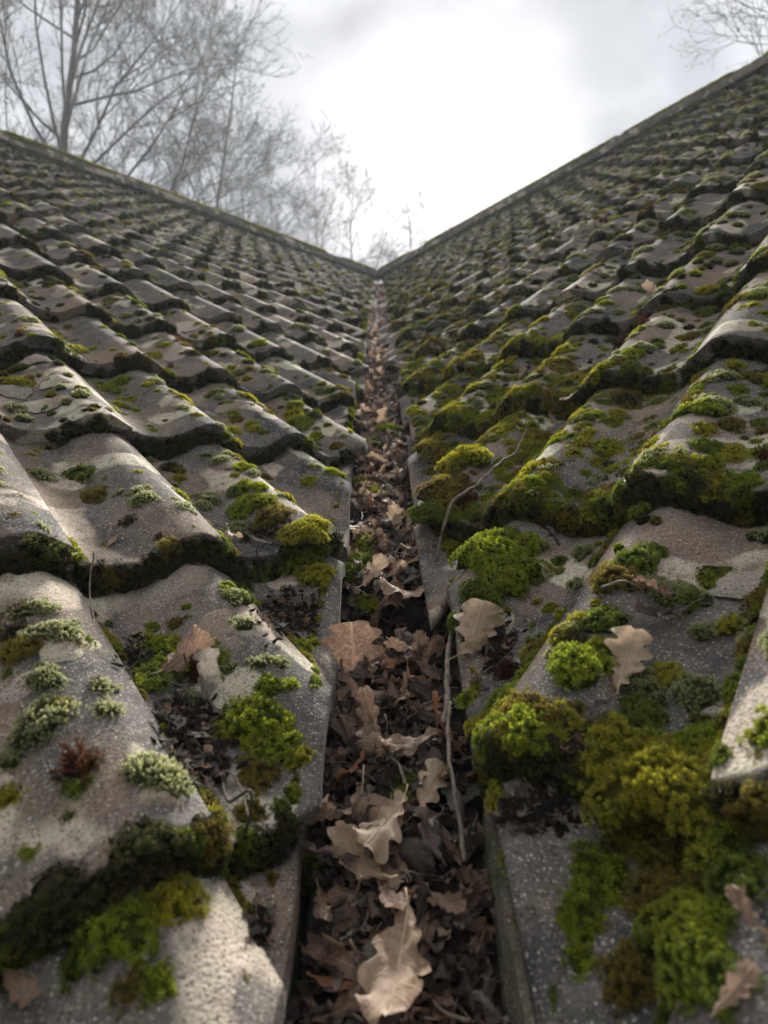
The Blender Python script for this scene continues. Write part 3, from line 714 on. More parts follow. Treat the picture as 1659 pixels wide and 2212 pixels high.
# ------------------------------------------------------------------ moss: carpets along tails, joints, cut edges, ridges
carpet = {'L': [], 'R': []}; cushions = []      # cushions: (pixel size, kind, mesh, matrix, side)
def heavy(k, u, ss):
    """how thick the moss lies here, 0..1"""
    d = (u - valley_u(k, ss)) / TW; y = ss
    if k == 'R':
        h = max(0, 1.05 - max(0, abs(d - 1.1) - .9) / 1.5) * (1 if .72 < y < 2.4 else .6)
    else: h = max(0, .42 - d / 2.6) if y > S0 + .1 else .1
    return max(0., min(1., h + .35 * mnoise.noise(Vector((u * 6, ss * 6, 3 if k == 'R' else 9)))))
def choose(r, opts):
    x = r.random() * sum(w for _, w in opts)
    for kk, w in opts:
        x -= w
        if x <= 0: return kk
    return opts[-1][0]
for k in 'LR':
    sd = SIDES[k]
    for dist, row, n in TILES[k]:
        r = random.Random(row * 131 + n * 7 + (1000 if k == 'R' else 0)); u0 = sd.u0 + n * TW; ss = sd.start(row)
        near = dist < 1.6; f_ = 1.0 if dist < 1.3 else (1.35 if dist < 2.5 else 2.0)
        # tail band, mostly dark kinds: shade under the tail put into the colour
        amt = r.uniform(.7, 1.15)
        if row <= 0: amt = 1.7
        cnt = int((46 if near else 36) / f_ ** .8 * amt)
        for _ in range(cnt):
            a = r.uniform(0, TW); u = u0 + a
            if u < valley_u(k, ss) + .004: continue
            hv = heavy(k, u, ss); pr = float(prof(np.float64(a))) / TH + 1        # 1 on the crest, 0 in the pan
            if k == 'L' and row > 0 and pr < .35 and r.random() < .3: continue
            nz = mnoise.noise(Vector((u * 14, ss * 9, 2.2)))
            if nz < -.30 and hv < .3 and row > 0: continue
            v_ = r.random()
            nn0 = surf_n(sd, u, ss + .004)
            drop = (TT + .012) * v_
            hang = .004 + .010 * hv
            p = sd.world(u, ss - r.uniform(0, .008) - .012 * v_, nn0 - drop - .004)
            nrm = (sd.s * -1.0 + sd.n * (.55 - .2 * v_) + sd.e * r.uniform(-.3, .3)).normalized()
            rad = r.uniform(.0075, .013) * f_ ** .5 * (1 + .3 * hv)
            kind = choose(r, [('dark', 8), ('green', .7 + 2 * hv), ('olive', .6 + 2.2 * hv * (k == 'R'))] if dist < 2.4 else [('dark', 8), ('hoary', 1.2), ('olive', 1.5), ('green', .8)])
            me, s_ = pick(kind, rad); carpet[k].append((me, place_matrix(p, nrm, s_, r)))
            if hv > .35 and r.random() < hv * .55:
                rad *= 1.1; p2, n2 = surf(k, u, ss + r.uniform(.0, .03)); kind = choose(r, [('olive', 3), ('green', 2), ('bright', 1.5 if k == 'R' else 2.5), ('lime', 1.0)] if dist < 2 else [('olive', 3), ('dark', 3), ('hoary', 1)])
                me, s_ = pick(kind, rad); carpet[k].append((me, place_matrix(p2 - n2 * .003, (n2 + sd.s * -.4).normalized(), s_, r, .95)))
        # thin moss in the side joint, at the inner foot of each roll
        L = sd.g; m_ = int(L / .010 / f_)
        jn = r.random()
        for i in range(m_):
            s_y = ss + L * (i + r.random()) / m_; u = u0 - .003 + r.uniform(-.004, .003)
            if u < valley_u(k, s_y) + .006: continue
            if mnoise.noise(Vector((u * 9, s_y * 7, 8.1))) < (.02 if jn < .6 else .22) - heavy(k, u, s_y) * .5: continue
            p, nn = surf(k, u - .003, s_y); rad = r.uniform(.005, .0095) * f_ ** .7
            kind = choose(r, [('lime', 1.3), ('olive', 1.5), ('bright', 1.3), ('green', 1), ('dark', .6)] if dist < (2.4 if k == 'L' else 1.25) else [('olive', 1.5), ('dark', 2), ('green', 1), ('lime', .4)])
            me, sc_ = pick(kind, rad); carpet[k].append((me, place_matrix(p - nn * .001, (nn + sd.e * -.3).normalized(), sc_, r)))
        # heavy growth over the surface near the valley
        hv = heavy(k, u0 + TW / 2, ss + sd.g / 2)
        cnt = int(hv * (120 if k == 'R' else 18) / f_)
        if k == 'R' and row >= 1 or k == 'L' and row >= 1:
            for _ in range(cnt):
                a = r.uniform(0, TW); s_y = ss + r.uniform(0, sd.g); u = u0 + a
                if u < valley_u(k, s_y) + .008: continue
                if mnoise.noise(Vector((u * 13, s_y * 11, 1.1))) < .22 - hv * .55: continue
                p, nn = surf(k, u, s_y); rad = r.uniform(.007, .015) * f_ ** .3 * (.75 + .35 * hv)
                kind = choose(r, [('olive', 3), ('green', 1.6), ('bright', 1.6), ('lime', 2.4), ('dark', .8)] if dist < 2.0 else [('olive', 3.5), ('hoary', 2), ('dark', 4), ('green', .8)])
                me, sc_ = pick(kind, rad); carpet[k].append((me, place_matrix(p - nn * .002, nn, sc_, r, .95)))
    # along the cut edge over the valley
    y = .16
    while y < 6.7:
        r = random; s_y = y / (CP * 2**.5); f_ = 1 if y < 1.3 else (1.4 if y < 3 else 2)
        u = valley_u(k, s_y) + .001; nn0 = surf_n(sd, u, s_y)
        vv_ = r.random(); p = sd.world(u, s_y, nn0 - .002 - .03 * vv_)
        if mnoise.noise(Vector((y * 4.5, sd.sg * 7, 4))) > -.25 and (y > .42 or sd.sg > 0):
            kind = choose(r, [('bright', 2.6), ('lime', 1.2), ('green', 1.8), ('olive', .8)]) if vv_ < .55 else choose(r, [('green', 1), ('dark', 2)])
            me, sc_ = pick(kind, r.uniform(.0045, .0085) * f_ ** .8)
            carpet[k].append((me, place_matrix(p, Vector((-sd.sg, -.2, .7 - vv_ * .5)).normalized(), sc_)))
        y += .0032 * f_ ** 1.6
    # over the ridge tiles
    for i in range(6500):
        u = valley_u(k, SR) + random.uniform(0, 6.8) ** 1; th = random.uniform(-.2, 1.0) * PI / 2; q = mnoise.noise(Vector((u * 3, th * 2, 5)))
        if q < -.10: continue
        out_ = Vector((-sd.s.x, -sd.s.y, 0)).normalized()
        p = sd.world(u, SR, -.065) + out_ * (.150 * math.cos(th)) + Vector((0, 0, .143 * math.sin(th)))
        nn = (out_ * math.cos(th) + Vector((0, 0, 1)) * math.sin(th)).normalized()
        kind = choose(random, [('olive', 3), ('green', 2), ('lime', 3 if th > .7 else .6), ('bright', 1.5)])  # more lime on top, brightening the backlit ridge by colour
        me, sc_ = pick(kind, random.uniform(.016, .026)); carpet[k].append((me, place_matrix(p - nn * .004, nn, sc_)))

# ------------------------------------------------------------------ moss cushions one can point at
def add_cushion(k, u, ss, rad, kind, hero=None, squash=1.0, lift=0.0):
    p, nn = surf(k, u, ss)
    me, sc_ = pick(kind, rad)
    up = (nn + Vector((0, 0, .25))).normalized()
    q = project(p)
    if q is None: return
    m = place_matrix(p - nn * .0015 + nn * lift, up, sc_, random, squash)
    vis = -40 < q[0] < W0 + 40 and -40 < q[1] < H0 + 60
    cushions.append((rad / q[2] * FPX * (1 if vis else .01), kind, me, m, k, hero))
HERO = [
 # left slope: x, y, width in photo pixels, kind, label
 ('L', 45, 1392, 92, 'olive', 'broad olive brown moss cushion at the left edge, on the nearest full crest'),
 ('L', 225, 1480, 56, 'hoary', 'frosty green moss cushion on the near left roll, upper of the touching pair'),
 ('L', 228, 1528, 62, 'hoary', 'frosty green moss cushion on the near left roll, lower of the touching pair'),
 ('L', 125, 1528, 58, 'olive', 'low mustard coloured moss strip left of the frosty pair on the near left roll'),
 ('L', 25, 1640, 62, 'hoary', 'grey green moss cushion cut by the left edge of the picture, above the rusty tuft'),
 ('L', 172, 1652, 76, 'rust', 'rusty red moss tuft with thin spore stalks on the near left tile'),
 ('L', 165, 1692, 60, 'green', 'green moss cushion touching the underside of the rusty red tuft'),
 ('L', 290, 1668, 62, 'hoary', 'pale frosty moss dome above the cream lichen patch near the lower left tail'),
 ('L', 322, 1690, 36, 'bright', 'tiny bright moss button beside the pale frosty dome on the lower left roll'),
 ('L', 62, 1838, 50, 'bright', 'small yellow green moss button low on the near left tile above its dark tail'),
 ('L', 15, 1720, 60, 'lime', 'yellow moss cushion at the far left edge below the grey green one'),
 ('L', 345, 1390, 100, 'bright', 'wide bright green moss cushion in the near left pan, above the curled leaf'),
 ('L', 435, 1428, 92, 'bright', 'round bright green moss dome right of the curled leaf in the near left pan'),
 ('L', 322, 1450, 104, 'green', 'feathery green moss mat left of the curled leaf in the near left pan'),
 ('L', 327, 1352, 34, 'bright', 'small round moss button just above the wide bright cushion in the left pan'),
 ('L', 378, 1346, 36, 'olive', 'small dark olive moss tuft above the near left pan beside a pale patch'),
 ('L', 527, 1342, 46, 'hoary', 'small frosty moss cushion near the crest of the cut left tile'),
 ('L', 492, 1262, 30, 'bright', 'small pale green moss tuft high on the crest of the cut left tile'),
 ('L', 495, 1442, 46, 'hoary', 'grey green moss button right of the bright round dome in the left pan'),
 ('L', 560, 1432, 50, 'hoary', 'frosty moss cluster on the flank of the cut left roll'),
 ('L', 596, 1424, 26, 'bright', 'tiny moss button close to the right edge of the cut left tile'),
 ('L', 590, 1482, 46, 'green', 'flat green moss strip below the frosty cluster on the cut left tile'),
 ('L', 540, 1548, 128, 'bright', 'large lumpy bright moss mound at the lower right of the near left pan'),
 ('L', 592, 1600, 100, 'bright', 'bright moss lobe hanging below the large lumpy mound near the valley edge'),
 ('L', 560, 1660, 90, 'olive', 'flat olive moss patch low on the cut left tile near its tail'),
 ('L', 640, 1640, 60, 'lime', 'yellow moss patch on the valley edge of the cut left tile'),
 ('L', 370, 1940, 130, 'lime', 'brightest moss cushion on the lowest left tile, under the dark tail moss'),
 ('L', 250, 1985, 170, 'bright', 'deep green moss mass on the lowest left tile, left of the brightest cushion'),
 ('L', 290, 2120, 90, 'olive', 'olive moss patch hanging down the lowest left tile'),
 ('L', 485, 2145, 44, 'bright', 'lone yellow green moss button on the bare lowest left tile'),
 ('L', 176, 1018, 76, 'green', 'dark green moss cushion on the second course, above the brown one'),
 ('L', 206, 1066, 76, 'olive', 'brownish moss cushion on the second course, between a green and a grey one'),
 ('L', 308, 1072, 66, 'hoary', 'grey green moss cushion near the crest of the second course roll'),
 ('L', 392, 1070, 48, 'bright', 'bright green moss cushion in the joint moss right of the second course roll'),
 ('L', 370, 1006, 52, 'dark', 'dark brown green moss cushion in the pan of the second course'),
 ('L', 445, 984, 34, 'hoary', 'pale moss dome on the second course, left of a touching pair'),
 ('L', 473, 992, 40, 'hoary', 'pale moss dome on the second course, right of a touching pair'),
 ('L', 525, 1004, 50, 'bright', 'elongated moss cushion on the crest right of the pale pair'),
 ('L', 666, 1038, 40, 'lime', 'single yellow moss button on the sandy cut tile beside the valley'),
 ('L', 518, 1052, 50, 'green', 'small green moss cushion above the larger mound near the cut tile'),
 ('L', 540, 1082, 84, 'bright', 'mid green moss mound on the flank of the roll left of the cut tile'),
 ('L', 590, 1108, 80, 'olive', 'olive green moss mound above the tall lime one at the valley edge'),
 ('L', 662, 1140, 104, 'lime', 'tall yellow green moss mound at the corner of the cut left tile'),
 ('L', 640, 1190, 110, 'green', 'dark starry moss mass under the tall yellow green mound'),
 ('L', 32, 822, 70, 'lime', 'yellow olive moss cushion at the left edge on the third course'),
 ('L', 235, 838, 58, 'bright', 'bright moss cushion in the pan of the third course'),
 ('L', 258, 872, 36, 'lime', 'small yellow moss cushion below the bright one of the third course'),
 ('L', 284, 862, 36, 'bright', 'round moss button beside the small yellow one of the third course'),
 ('L', 335, 765, 48, 'lime', 'rounded yellow olive moss dome standing against the fourth course tail'),
 ('L', 648, 905, 62, 'bright', 'bright green moss mat on the third course near the valley'),
 ('L', 502, 926, 44, 'lime', 'yellow green moss cushion just above a third course tail'),
 ('L', 542, 914, 32, 'bright', 'round green moss button on the third course left of the bright mat'),
 ('L', 504, 894, 26, 'bright', 'small round moss button above the yellow green one on the third course'),
 ('L', 463, 846, 38, 'hoary', 'grey moss cushion on the third course below a dark tail'),
 ('L', 395, 878, 34, 'hoary', 'pale moss cushion on the third course roll beside a pale patch'),
 ('L', 335, 820, 38, 'hoary', 'grey moss cushion on the crest of the third course'),
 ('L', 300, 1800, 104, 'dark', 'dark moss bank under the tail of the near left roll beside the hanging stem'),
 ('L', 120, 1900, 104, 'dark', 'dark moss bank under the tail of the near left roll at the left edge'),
 ('L', 180, 2050, 110, 'green', 'green moss lobe low on the lowest left tile left of the lone button'),
 ('R', 1390, 1790, 200, 'olive', 'shaded olive moss flank hanging below the biggest mound'),
 ('R', 1250, 1960, 130, 'bright', 'bright moss lobe down the middle of the lowest right tile'),
 ('R', 1440, 1930, 150, 'olive', 'olive moss between the hanging flank and the wide low carpet'),
 ('R', 1600, 1880, 140, 'green', 'dark green moss at the right edge below the ragged trailing moss'),
 ('R', 1560, 2100, 160, 'green', 'green moss lobe filling the space near the bottom right leaf'),
 ('R', 962, 1050, 110, 'olive', 'olive moss mound at the right valley edge left of the thin stick'),
 ('R', 950, 1120, 90, 'green', 'dark green moss under the olive mound at the right valley edge'),
 ('R', 935, 965, 80, 'olive', 'yellowish moss lump on the right valley edge above the olive mound'),
 ('R', 1005, 985, 110, 'lime', 'yellow topped moss lump behind the foot of the thin stick'),
 ('R', 1070, 1100, 90, 'dark', 'dark moss under the tail beside the middle of the thin stick'),
 # right slope
 ('R', 1242, 1428, 112, 'bright', 'smooth vivid green moss dome on the near right roll, the roundest cushion'),
 ('R', 1318, 1400, 90, 'bright', 'starry green moss mass hugging the right side of the smooth dome'),
 ('R', 1438, 1450, 76, 'lime', 'spiky lime moss cushion right of the pale flat oak leaf'),
 ('R', 1500, 1482, 96, 'hoary', 'large frosty green moss cushion right of the spiky lime one'),
 ('R', 1392, 1532, 104, 'green', 'dark green moss cushion under the pale flat oak leaf'),
 ('R', 1330, 1606, 150, 'lime', 'glowing yellow green moss bank above the biggest mound'),
 ('R', 1428, 1690, 250, 'lime', 'biggest olive yellow moss mound at the tail of the near right tile'),
 ('R', 1292, 1690, 130, 'lime', 'yellow moss shoulder on the left of the biggest mound'),
 ('R', 1560, 1780, 170, 'bright', 'ragged olive moss trailing to the right below the biggest mound'),
 ('R', 1474, 1282, 92, 'green', 'round dark green moss dome beside the rolled leaf'),
 ('R', 1328, 1238, 96, 'olive', 'grey olive moss cushion with a reddish top above the near right crest'),
 ('R', 1380, 1200, 90, 'green', 'dark green moss mat right of the reddish topped cushion'),
 ('R', 1306, 1328, 84, 'green', 'green moss clump on the near right roll below the stalk of the rolled leaf'),
 ('R', 1140, 1560, 120, 'bright', 'large starry moss mound low on the cut right tile'),
 ('R', 1180, 1610, 90, 'bright', 'starry green moss lobe at the lower right of the large starry mound'),
 ('R', 1090, 1498, 90, 'bright', 'yellowish moss cushion at the top of the cut right tile'),
 ('R', 1032, 1562, 60, 'lime', 'mustard moss cushion near the valley edge of the cut right tile'),
 ('R', 1010, 1506, 50, 'bright', 'bright moss on the corner where the cut right tile meets the valley'),
 ('R', 1080, 1640, 90, 'olive', 'brown olive moss cushion below the mustard one on the cut right tile'),
 ('R', 1150, 1404, 50, 'lime', 'small yellow moss cushion beside the rusty one on the near right crest'),
 ('R', 1100, 1446, 60, 'rust', 'rust brown moss cushion on the crest of the cut right tile'),
 ('R', 1575, 1345, 54, 'lime', 'bright moss cushion near the right edge, left of a frosty one'),
 ('R', 1622, 1372, 60, 'hoary', 'frosty moss cushion near the right edge on the outer roll'),
 ('R', 1640, 1640, 50, 'olive', 'blurred olive moss cushion cut by the right edge of the picture'),
 ('R', 1655, 1470, 40, 'dark', 'dark moss button at the right edge below the frosty one'),
 ('R', 1480, 1605, 50, 'bright', 'small green moss cushion above the biggest mound'),
 ('R', 1540, 1240, 70, 'bright', 'bright green moss tuft in the pan right of the round dark dome'),
 ('R', 1300, 1880, 150, 'bright', 'green moss bank on the lowest right tile under the biggest mound'),
 ('R', 1500, 2010, 240, 'bright', 'wide green moss carpet lobe near the lower right corner'),
 ('R', 1370, 2090, 150, 'olive', 'olive moss lobe left of the wide carpet in the lower right corner'),
 ('R', 1210, 2120, 50, 'olive', 'small isolated moss tuft low on the lowest right tile'),
 ('R', 1060, 1180, 150, 'bright', 'great feathery moss mound beside the valley near the thin stick foot'),
 ('R', 1100, 1230, 140, 'bright', 'right half of the great feathery moss mound beside the valley'),
 ('R', 1050, 1270, 120, 'green', 'lower dark face of the great feathery moss mound beside the valley'),
 ('R', 1316, 962, 74, 'bright', 'green moss patch alone in the middle of the clean grey pan'),
 ('R', 1180, 1010, 38, 'hoary', 'tiny frosty moss button near the tail of the clean grey tile'),
 ('R', 1226, 1078, 38, 'bright', 'small bright moss button on the tail of the clean grey tile'),
 ('R', 1580, 912, 62, 'olive', 'brownish olive moss cushion in the far right pan'),
 ('R', 1580, 972, 70, 'lime', 'brightest feathery moss cushion in the far right pan'),
 ('R', 1530, 960, 70, 'green', 'green moss cushion left of the brightest feathery one'),
 ('R', 1590, 526, 54, 'lime', 'yellow topped moss dome on the outer roll near the right edge'),
 ('R', 1528, 624, 50, 'lime', 'yellow green moss cushion on the crest above a rounded green one'),
 ('R', 1526, 670, 60, 'green', 'rounded green moss cushion under the yellow green one on the right slope'),
 ('R', 1440, 700, 34, 'hoary', 'frosty moss button on the crest left of the rounded green cushion'),
]
random.seed(21)
for k, px, py, wpx, kind, lab in HERO:
    q = at_slope(k, px, py + wpx * .12)
    if q is None: continue
    p, _ = surf(k, *q); z = project(p)[2]; rad = wpx * .5 / FPX * z
    big_ = wpx > 105
    add_cushion(k, q[0], q[1], rad * 1.0, kind, lab, 1.1 if wpx > 220 else (1.1 if big_ else .9))
# random small cushions all over, thinning out low down
random.seed(33)
for k in 'LR':
    sd = SIDES[k]
    for dist, row, n in TILES[k]:
        r = random.Random(row * 517 + n * 31 + (77 if k == 'R' else 0)); u0 = sd.u0 + n * TW; ss = sd.start(row)
        cnt = r.randint(14, 26) if k == 'L' else r.randint(20, 36)
        if dist < 1.4: cnt = int(cnt * 1.9)
        if dist > 1.9: cnt = int(cnt * (.3 if k == 'L' else .65))
        for _ in range(cnt):
            a = r.uniform(.02, TW - .01); u = u0 + a; s_y = ss + r.uniform(.012, sd.g - .02)
            if u < valley_u(k, s_y) + .012: continue
            rad = min(.020, (.0038 if dist < 1.4 else .0055) + r.expovariate(1 / .0040)) * (1.0 if dist < 1.5 else 1.25)
            if dist > 3: rad *= 1.2
            kind = choose(r, [('hoary', 4), ('bright', 2.2), ('green', 1), ('olive', 1.5), ('lime', 1.4), ('dark', 1.2), ('rust', .35)] if dist < 1.6 else [('hoary', 3.5 if k == 'L' else 6), ('bright', .5), ('green', .6), ('olive', 1.6), ('lime', .4), ('dark', 3), ('rust', .3)])
            add_cushion(k, u, s_y, rad, kind)
cushions.sort(key=lambda c: (c[5] is None, -c[0]))
loose = {'L': [], 'R': []}
for i, (sz, kind, me, m, k, hero) in enumerate(cushions):
    if i < 285:
        o = bpy.data.objects.new('moss_cushion', me); link(o); o.matrix_world = m
        side = 'left' if k == 'L' else 'right'
        tag(o, hero or cushion_label(kind, m, side, sz), 'moss cushion', f'{names[kind]} moss cushions scattered on the {side} slope' if not hero else 'large moss cushions on the tiles')
    else: loose[k].append((me, m))
scatter('moss_carpet', carpet['L'] , 'moss along tile tails coloured dark for shade, and along joints and ridge of the left slope')
scatter('moss_carpet', carpet['R'] , 'thick moss growing along the tile tails, joints and ridge of the right slope')
scatter('moss_specks', loose['L'], 'countless tiny moss tufts dotted over the left slope')
scatter('moss_specks', loose['R'], 'countless tiny moss tufts dotted over the right slope')
print('carpet', len(carpet['L']), len(carpet['R']), 'cushions', len(cushions))

# ------------------------------------------------------------------ leaves
def leaf_mesh(seed, kind='oak', curl=None, bend=None, mat='brown', width=None, crumple=1.0):
    r = np.random.default_rng(seed); nt_, nv_ = 34, 12
    wdt = width or r.uniform(.24, .32)
    nl = r.uniform(3.6, 4.6); phl, phr = r.uniform(0, .5), r.uniform(0, .5); dep = r.uniform(.34, .5)
    curl = r.uniform(-3.2, 3.2) if curl is None else curl; bend = r.uniform(-1.6, 1.6) if bend is None else bend; tw = r.uniform(-.7, .7) * crumple
    def hw(t, side):
        if kind == 'oak':
            env = math.sin(PI * min(1, t ** 1.15 * .97 + .015)) ** .62 * (.48 + .62 * t)
            lob = 1 - dep * (0.5 + 0.5 * math.cos(2 * PI * (nl * t + (phl if side > 0 else phr)))) ** 1.6 * min(1, (1.0 - t) * 5) * min(1, t * 6 + .2)
            return wdt * env * lob
        if kind == 'lance': return wdt * .42 * math.sin(PI * min(1, t * .98 + .01)) ** .8
        return wdt * 1.1 * math.sin(PI * min(1, t * .98 + .01)) ** .6 * (1 + .03 * math.sin(t * 90))
    v = []; uv = []; o1 = r.uniform(0, 50)
    for i in range(nt_ + 1):
        t = i / nt_
        for j in range(-nv_ // 2, nv_ // 2 + 1):
            s = j / (nv_ / 2); h = hw(t, s); y = s * h
            # lobes reach forward
            x = t + .10 * abs(s) ** 1.5 * (h / wdt) * (1 if kind == 'oak' else .0)
            q = Vector((x * 3.1 + o1, y * 5, seed * 1.7)); rip = .030 * mnoise.noise(q) + (.018 * mnoise.noise(q * 3.1)) * (.4 + abs(s)) + .007 * mnoise.noise(q * 8)
            z = rip * crumple
            # keel along the midrib
            z += -.02 * math.exp(-(s * 5) ** 2)
            z += .11 * crumple * s * s * mnoise.noise(Vector((t * 4.2 + o1, 3.0 if s > 0 else 9.0, seed * .37)))
            c = curl * (.5 + t) ; yy = y; 
            if abs(c) > .05: yy = math.sin(c * y) / c; z += (1 - math.cos(c * y)) / c
            a = tw * (t - .5); yy, z = yy * math.cos(a) - z * math.sin(a), yy * math.sin(a) + z * math.cos(a)
            b = bend
            th = b * (t - .4)
            if abs(b) > .05: bx = math.sin(th) / b; bz = (1 - math.cos(th)) / b
            else: bx = t - .4; bz = 0
            X = bx + (x - t) * math.cos(th) - z * math.sin(th); Z = bz + (x - t) * math.sin(th) + z * math.cos(th)
            v.append((X, yy, Z)); uv.append((t, .5 + .5 * s * (h / wdt)))
    f = []; w_ = nv_ + 1
    for i in range(nt_):
        for j in range(nv_): f.append((i * w_ + j, (i + 1) * w_ + j, (i + 1) * w_ + j + 1, i * w_ + j + 1))
    # stalk continuing the midrib
    mid = [v[i * w_ + nv_ // 2] for i in range(0, nt_, 4)]
    a0 = Vector(v[nv_ // 2]); d = (a0 - Vector(mid[1])).normalized(); sl_ = r.uniform(.10, .30) if kind != 'lance' else .06
    pts = [a0 + d * sl_ + Vector((0, r.uniform(-.05, .05), r.uniform(-.03, .05))), a0 + d * sl_ * .5 + Vector((0, r.uniform(-.02, .02), .01)), a0] + [Vector(q) + Vector((0, 0, .003)) for q in mid[1:]]
    tv, tf = tube(pts, [.013, .011, .010] + [.008 * (1 - i / len(mid)) + .002 for i in range(1, len(mid))], 5)
    b0 = len(v); v += tv; uv += [(.5, .5)] * len(tv); f += [tuple(x + b0 for x in q) for q in tf]
    return mesh_from('oak_leaf', v, f, [LEAFM[mat]], True, uv=uv)
VN = Vector((0, -math.sin(math.atan(TANV)), math.cos(math.atan(TANV)))); VD = Vector((0, math.cos(math.atan(TANV)), math.sin(math.atan(TANV))))
def put_leaf(me, p, size, ang, tilt=0., roll=0., up=None, name='oak_leaf', mat=None):
    """ang: direction of the tip in the plane, 90 deg = up the valley; tilt lifts the tip; roll turns about the midrib"""
    n = up or VN; xd = (Vector((1, 0, 0)) - n * n.x).normalized(); yd = n.cross(xd)
    a = math.radians(ang); x = xd * math.cos(a) + yd * math.sin(a)
    m = Matrix((x, n.cross(x), n)).transposed().to_4x4() @ Matrix.Rotation(-math.radians(tilt), 4, 'Y') @ Matrix.Rotation(math.radians(roll), 4, 'X') @ Matrix.Scale(size, 4)
    m.translation = p; o = bpy.data.objects.new(name, me); link(o); o.matrix_world = m
    if mat:
        o.material_slots[0].link = 'OBJECT'; o.material_slots[0].material = LEAFM[mat]
    return o
LM = [leaf_mesh(200 + i, crumple=1.5, curl=random.uniform(1.5, 6) * random.choice((-1, 1)), bend=random.uniform(.4, 2.2) * random.choice((-1, 1))) for i in range(12)] + [leaf_mesh(300 + i, curl=random.choice((-8, 8)), crumple=2.4, bend=random.uniform(1, 3)) for i in range(8)]
LANCE = [leaf_mesh(400 + i, 'lance', crumple=.8) for i in range(4)]; ROUND = [leaf_mesh(500 + i, 'round', crumple=1.2) for i in range(3)]
# packed litter in the valley
random.seed(5)
litter = []
def valley_leaf(y, x, layer, size, tone=None, hero=False):
    p = Vector((x, y, litter_z(x, y) - .004 + layer))
    rr = random.random(); pool = LM if rr < .78 else (LANCE if rr < .92 else ROUND); nm = 'oak_leaf' if pool is LM else 'fallen_leaf'
    me = random.choice(pool)
    tone = tone or choose(random, [('brown', 4), ('dark', 3.2), ('tan', 1.6 if y < .8 else 3.2), ('grey', .8), ('rust', .25)])
    o = put_leaf(me, p, size * (1.1 if pool is LM else .9), random.uniform(0, 360), random.gauss(0, 26), random.gauss(0, 32) + (180 if random.random() < .5 else 0), name=nm, mat=tone)
    return o, tone
def lab_valley(o, tone, y):
    tn = {'brown': 'brown', 'dark': 'dark wet', 'tan': 'tan', 'grey': 'greyish', 'rust': 'rusty red'}[tone]
    q = project(o.matrix_world.translation); kindw = 'oak leaf' if o.name.startswith('oak') else 'narrow leaf'
    tag(o, f'{tn} {kindw} {where(q[0], q[1], "V")}', 'leaf', f'{tn} {kindw[:-1]}ves packed in the valley')
y = .26
while y < .72:
    for _ in range(2 if y > .33 else 1):
        x = random.uniform(-.047, .047); o, tn = valley_leaf(y + random.uniform(-.01, .01), x, random.uniform(-.002, .016), random.uniform(.028, .060), choose(random, [('dark', 4), ('brown', 5.5), ('tan', .6), ('grey', .8), ('rust', .3)])); lab_valley(o, tn, y)
    y += .0062
y = .795
while y < 1.35:
    x = random.uniform(-.048, .048); o, tn = valley_leaf(y + random.uniform(-.01, .01), x, random.uniform(-.002, .016), random.uniform(.026, .058)); lab_valley(o, tn, y)
    y += .0048
while y < 6.6:
    x = random.uniform(-.045, .045); o, tn = valley_leaf(y, x, random.uniform(.0, .012), random.uniform(.045, .075), choose(random, [('tan', 4), ('brown', 4), ('dark', 1), ('grey', .8)])); lab_valley(o, tn, y)
    y += .012 + (y - 1.35) * .014
# the leaves one can point at
def hl(px, py, lenpx, ang, tilt, roll, me, mat, label, where='V', lift=.006, name='oak_leaf'):
    if where == 'V': p = at_litter(px, py); n = VN
    else:
        u, s_ = at_slope(where, px, py); p, n = surf(where, u, s_)
    z = project(p)[2]; size = lenpx / FPX * z
    o = put_leaf(me, p + n * lift, size, ang, tilt, roll, n, name, mat); tag(o, label, 'leaf'); return o
flat = lambda s, c=.6, b=.4, **k_: leaf_mesh(s, curl=c * 1.3, bend=b * 1.3, **{'crumple': 1.7, **k_})
hl(768, 1465, 160, 92, 42, 0, flat(901, -.9, .5, width=.56), 'brown', 'large broad grey brown oak leaf standing upright at the left of the near litter', lift=.014)
hl(845, 1800, 170, -120, 6, 0, flat(902, -1.0, .3, width=.36), 'tan', 'pale tan oak leaf lying flat and lit in the middle of the lower valley', lift=.018)
hl(925, 1742, 130, 62, 8, 10, flat(903, -1.2, .5, width=.34), 'tan', 'tan oak leaf behind the flat pale one, pointing up the valley', lift=.014)
hl(872, 2118, 270, -100, 10, 8, flat(904, .9, .5, width=.34), 'tan', 'biggest oak leaf, olive tan, at the bottom edge of the valley', lift=.03)
hl(845, 1985, 100, -60, 15, -10, flat(905, 1.4, .4, width=.4), 'brown', 'rounded brown leaf just above the biggest leaf', lift=.022)
hl(965, 1990, 90, -40, 10, 20, flat(906, 2.2, .5), 'brown', 'brown leaf with orange lobes right of the biggest leaf', lift=.02)
hl(700, 1990, 90, -75, 10, -15, flat(907, 1.4, .3), 'brown', 'folded brown leaf at the lower left side of the valley', lift=.02)
hl(690, 1808, 76, 20, 15, 20, flat(908, 2.2, .8), 'brown', 'small curled leaf with a bright edge on the left side of the lower valley', lift=.02)
hl(935, 1865, 110, 110, 18, 20, flat(909, -1.8, .9), 'dark', 'dark purplish leaf bent over itself right of the pale flat leaf', lift=.024)
hl(770, 1672, 110, -115, 12, 35, flat(910, -2.0, .6), 'rust', 'reddish brown leaf with an orange rim on the left of the litter', lift=.012)
hl(805, 1605, 150, 96, 30, -20, flat(911, 2.4, .4, width=.22), 'brown', 'pointed brown leaf standing above the reddish one', lift=.016)
hl(905, 1625, 150, -160, 10, 20, flat(912, -2.6, .4, width=.24), 'brown', 'ribbed rolled brown leaf lying across the litter', lift=.014)
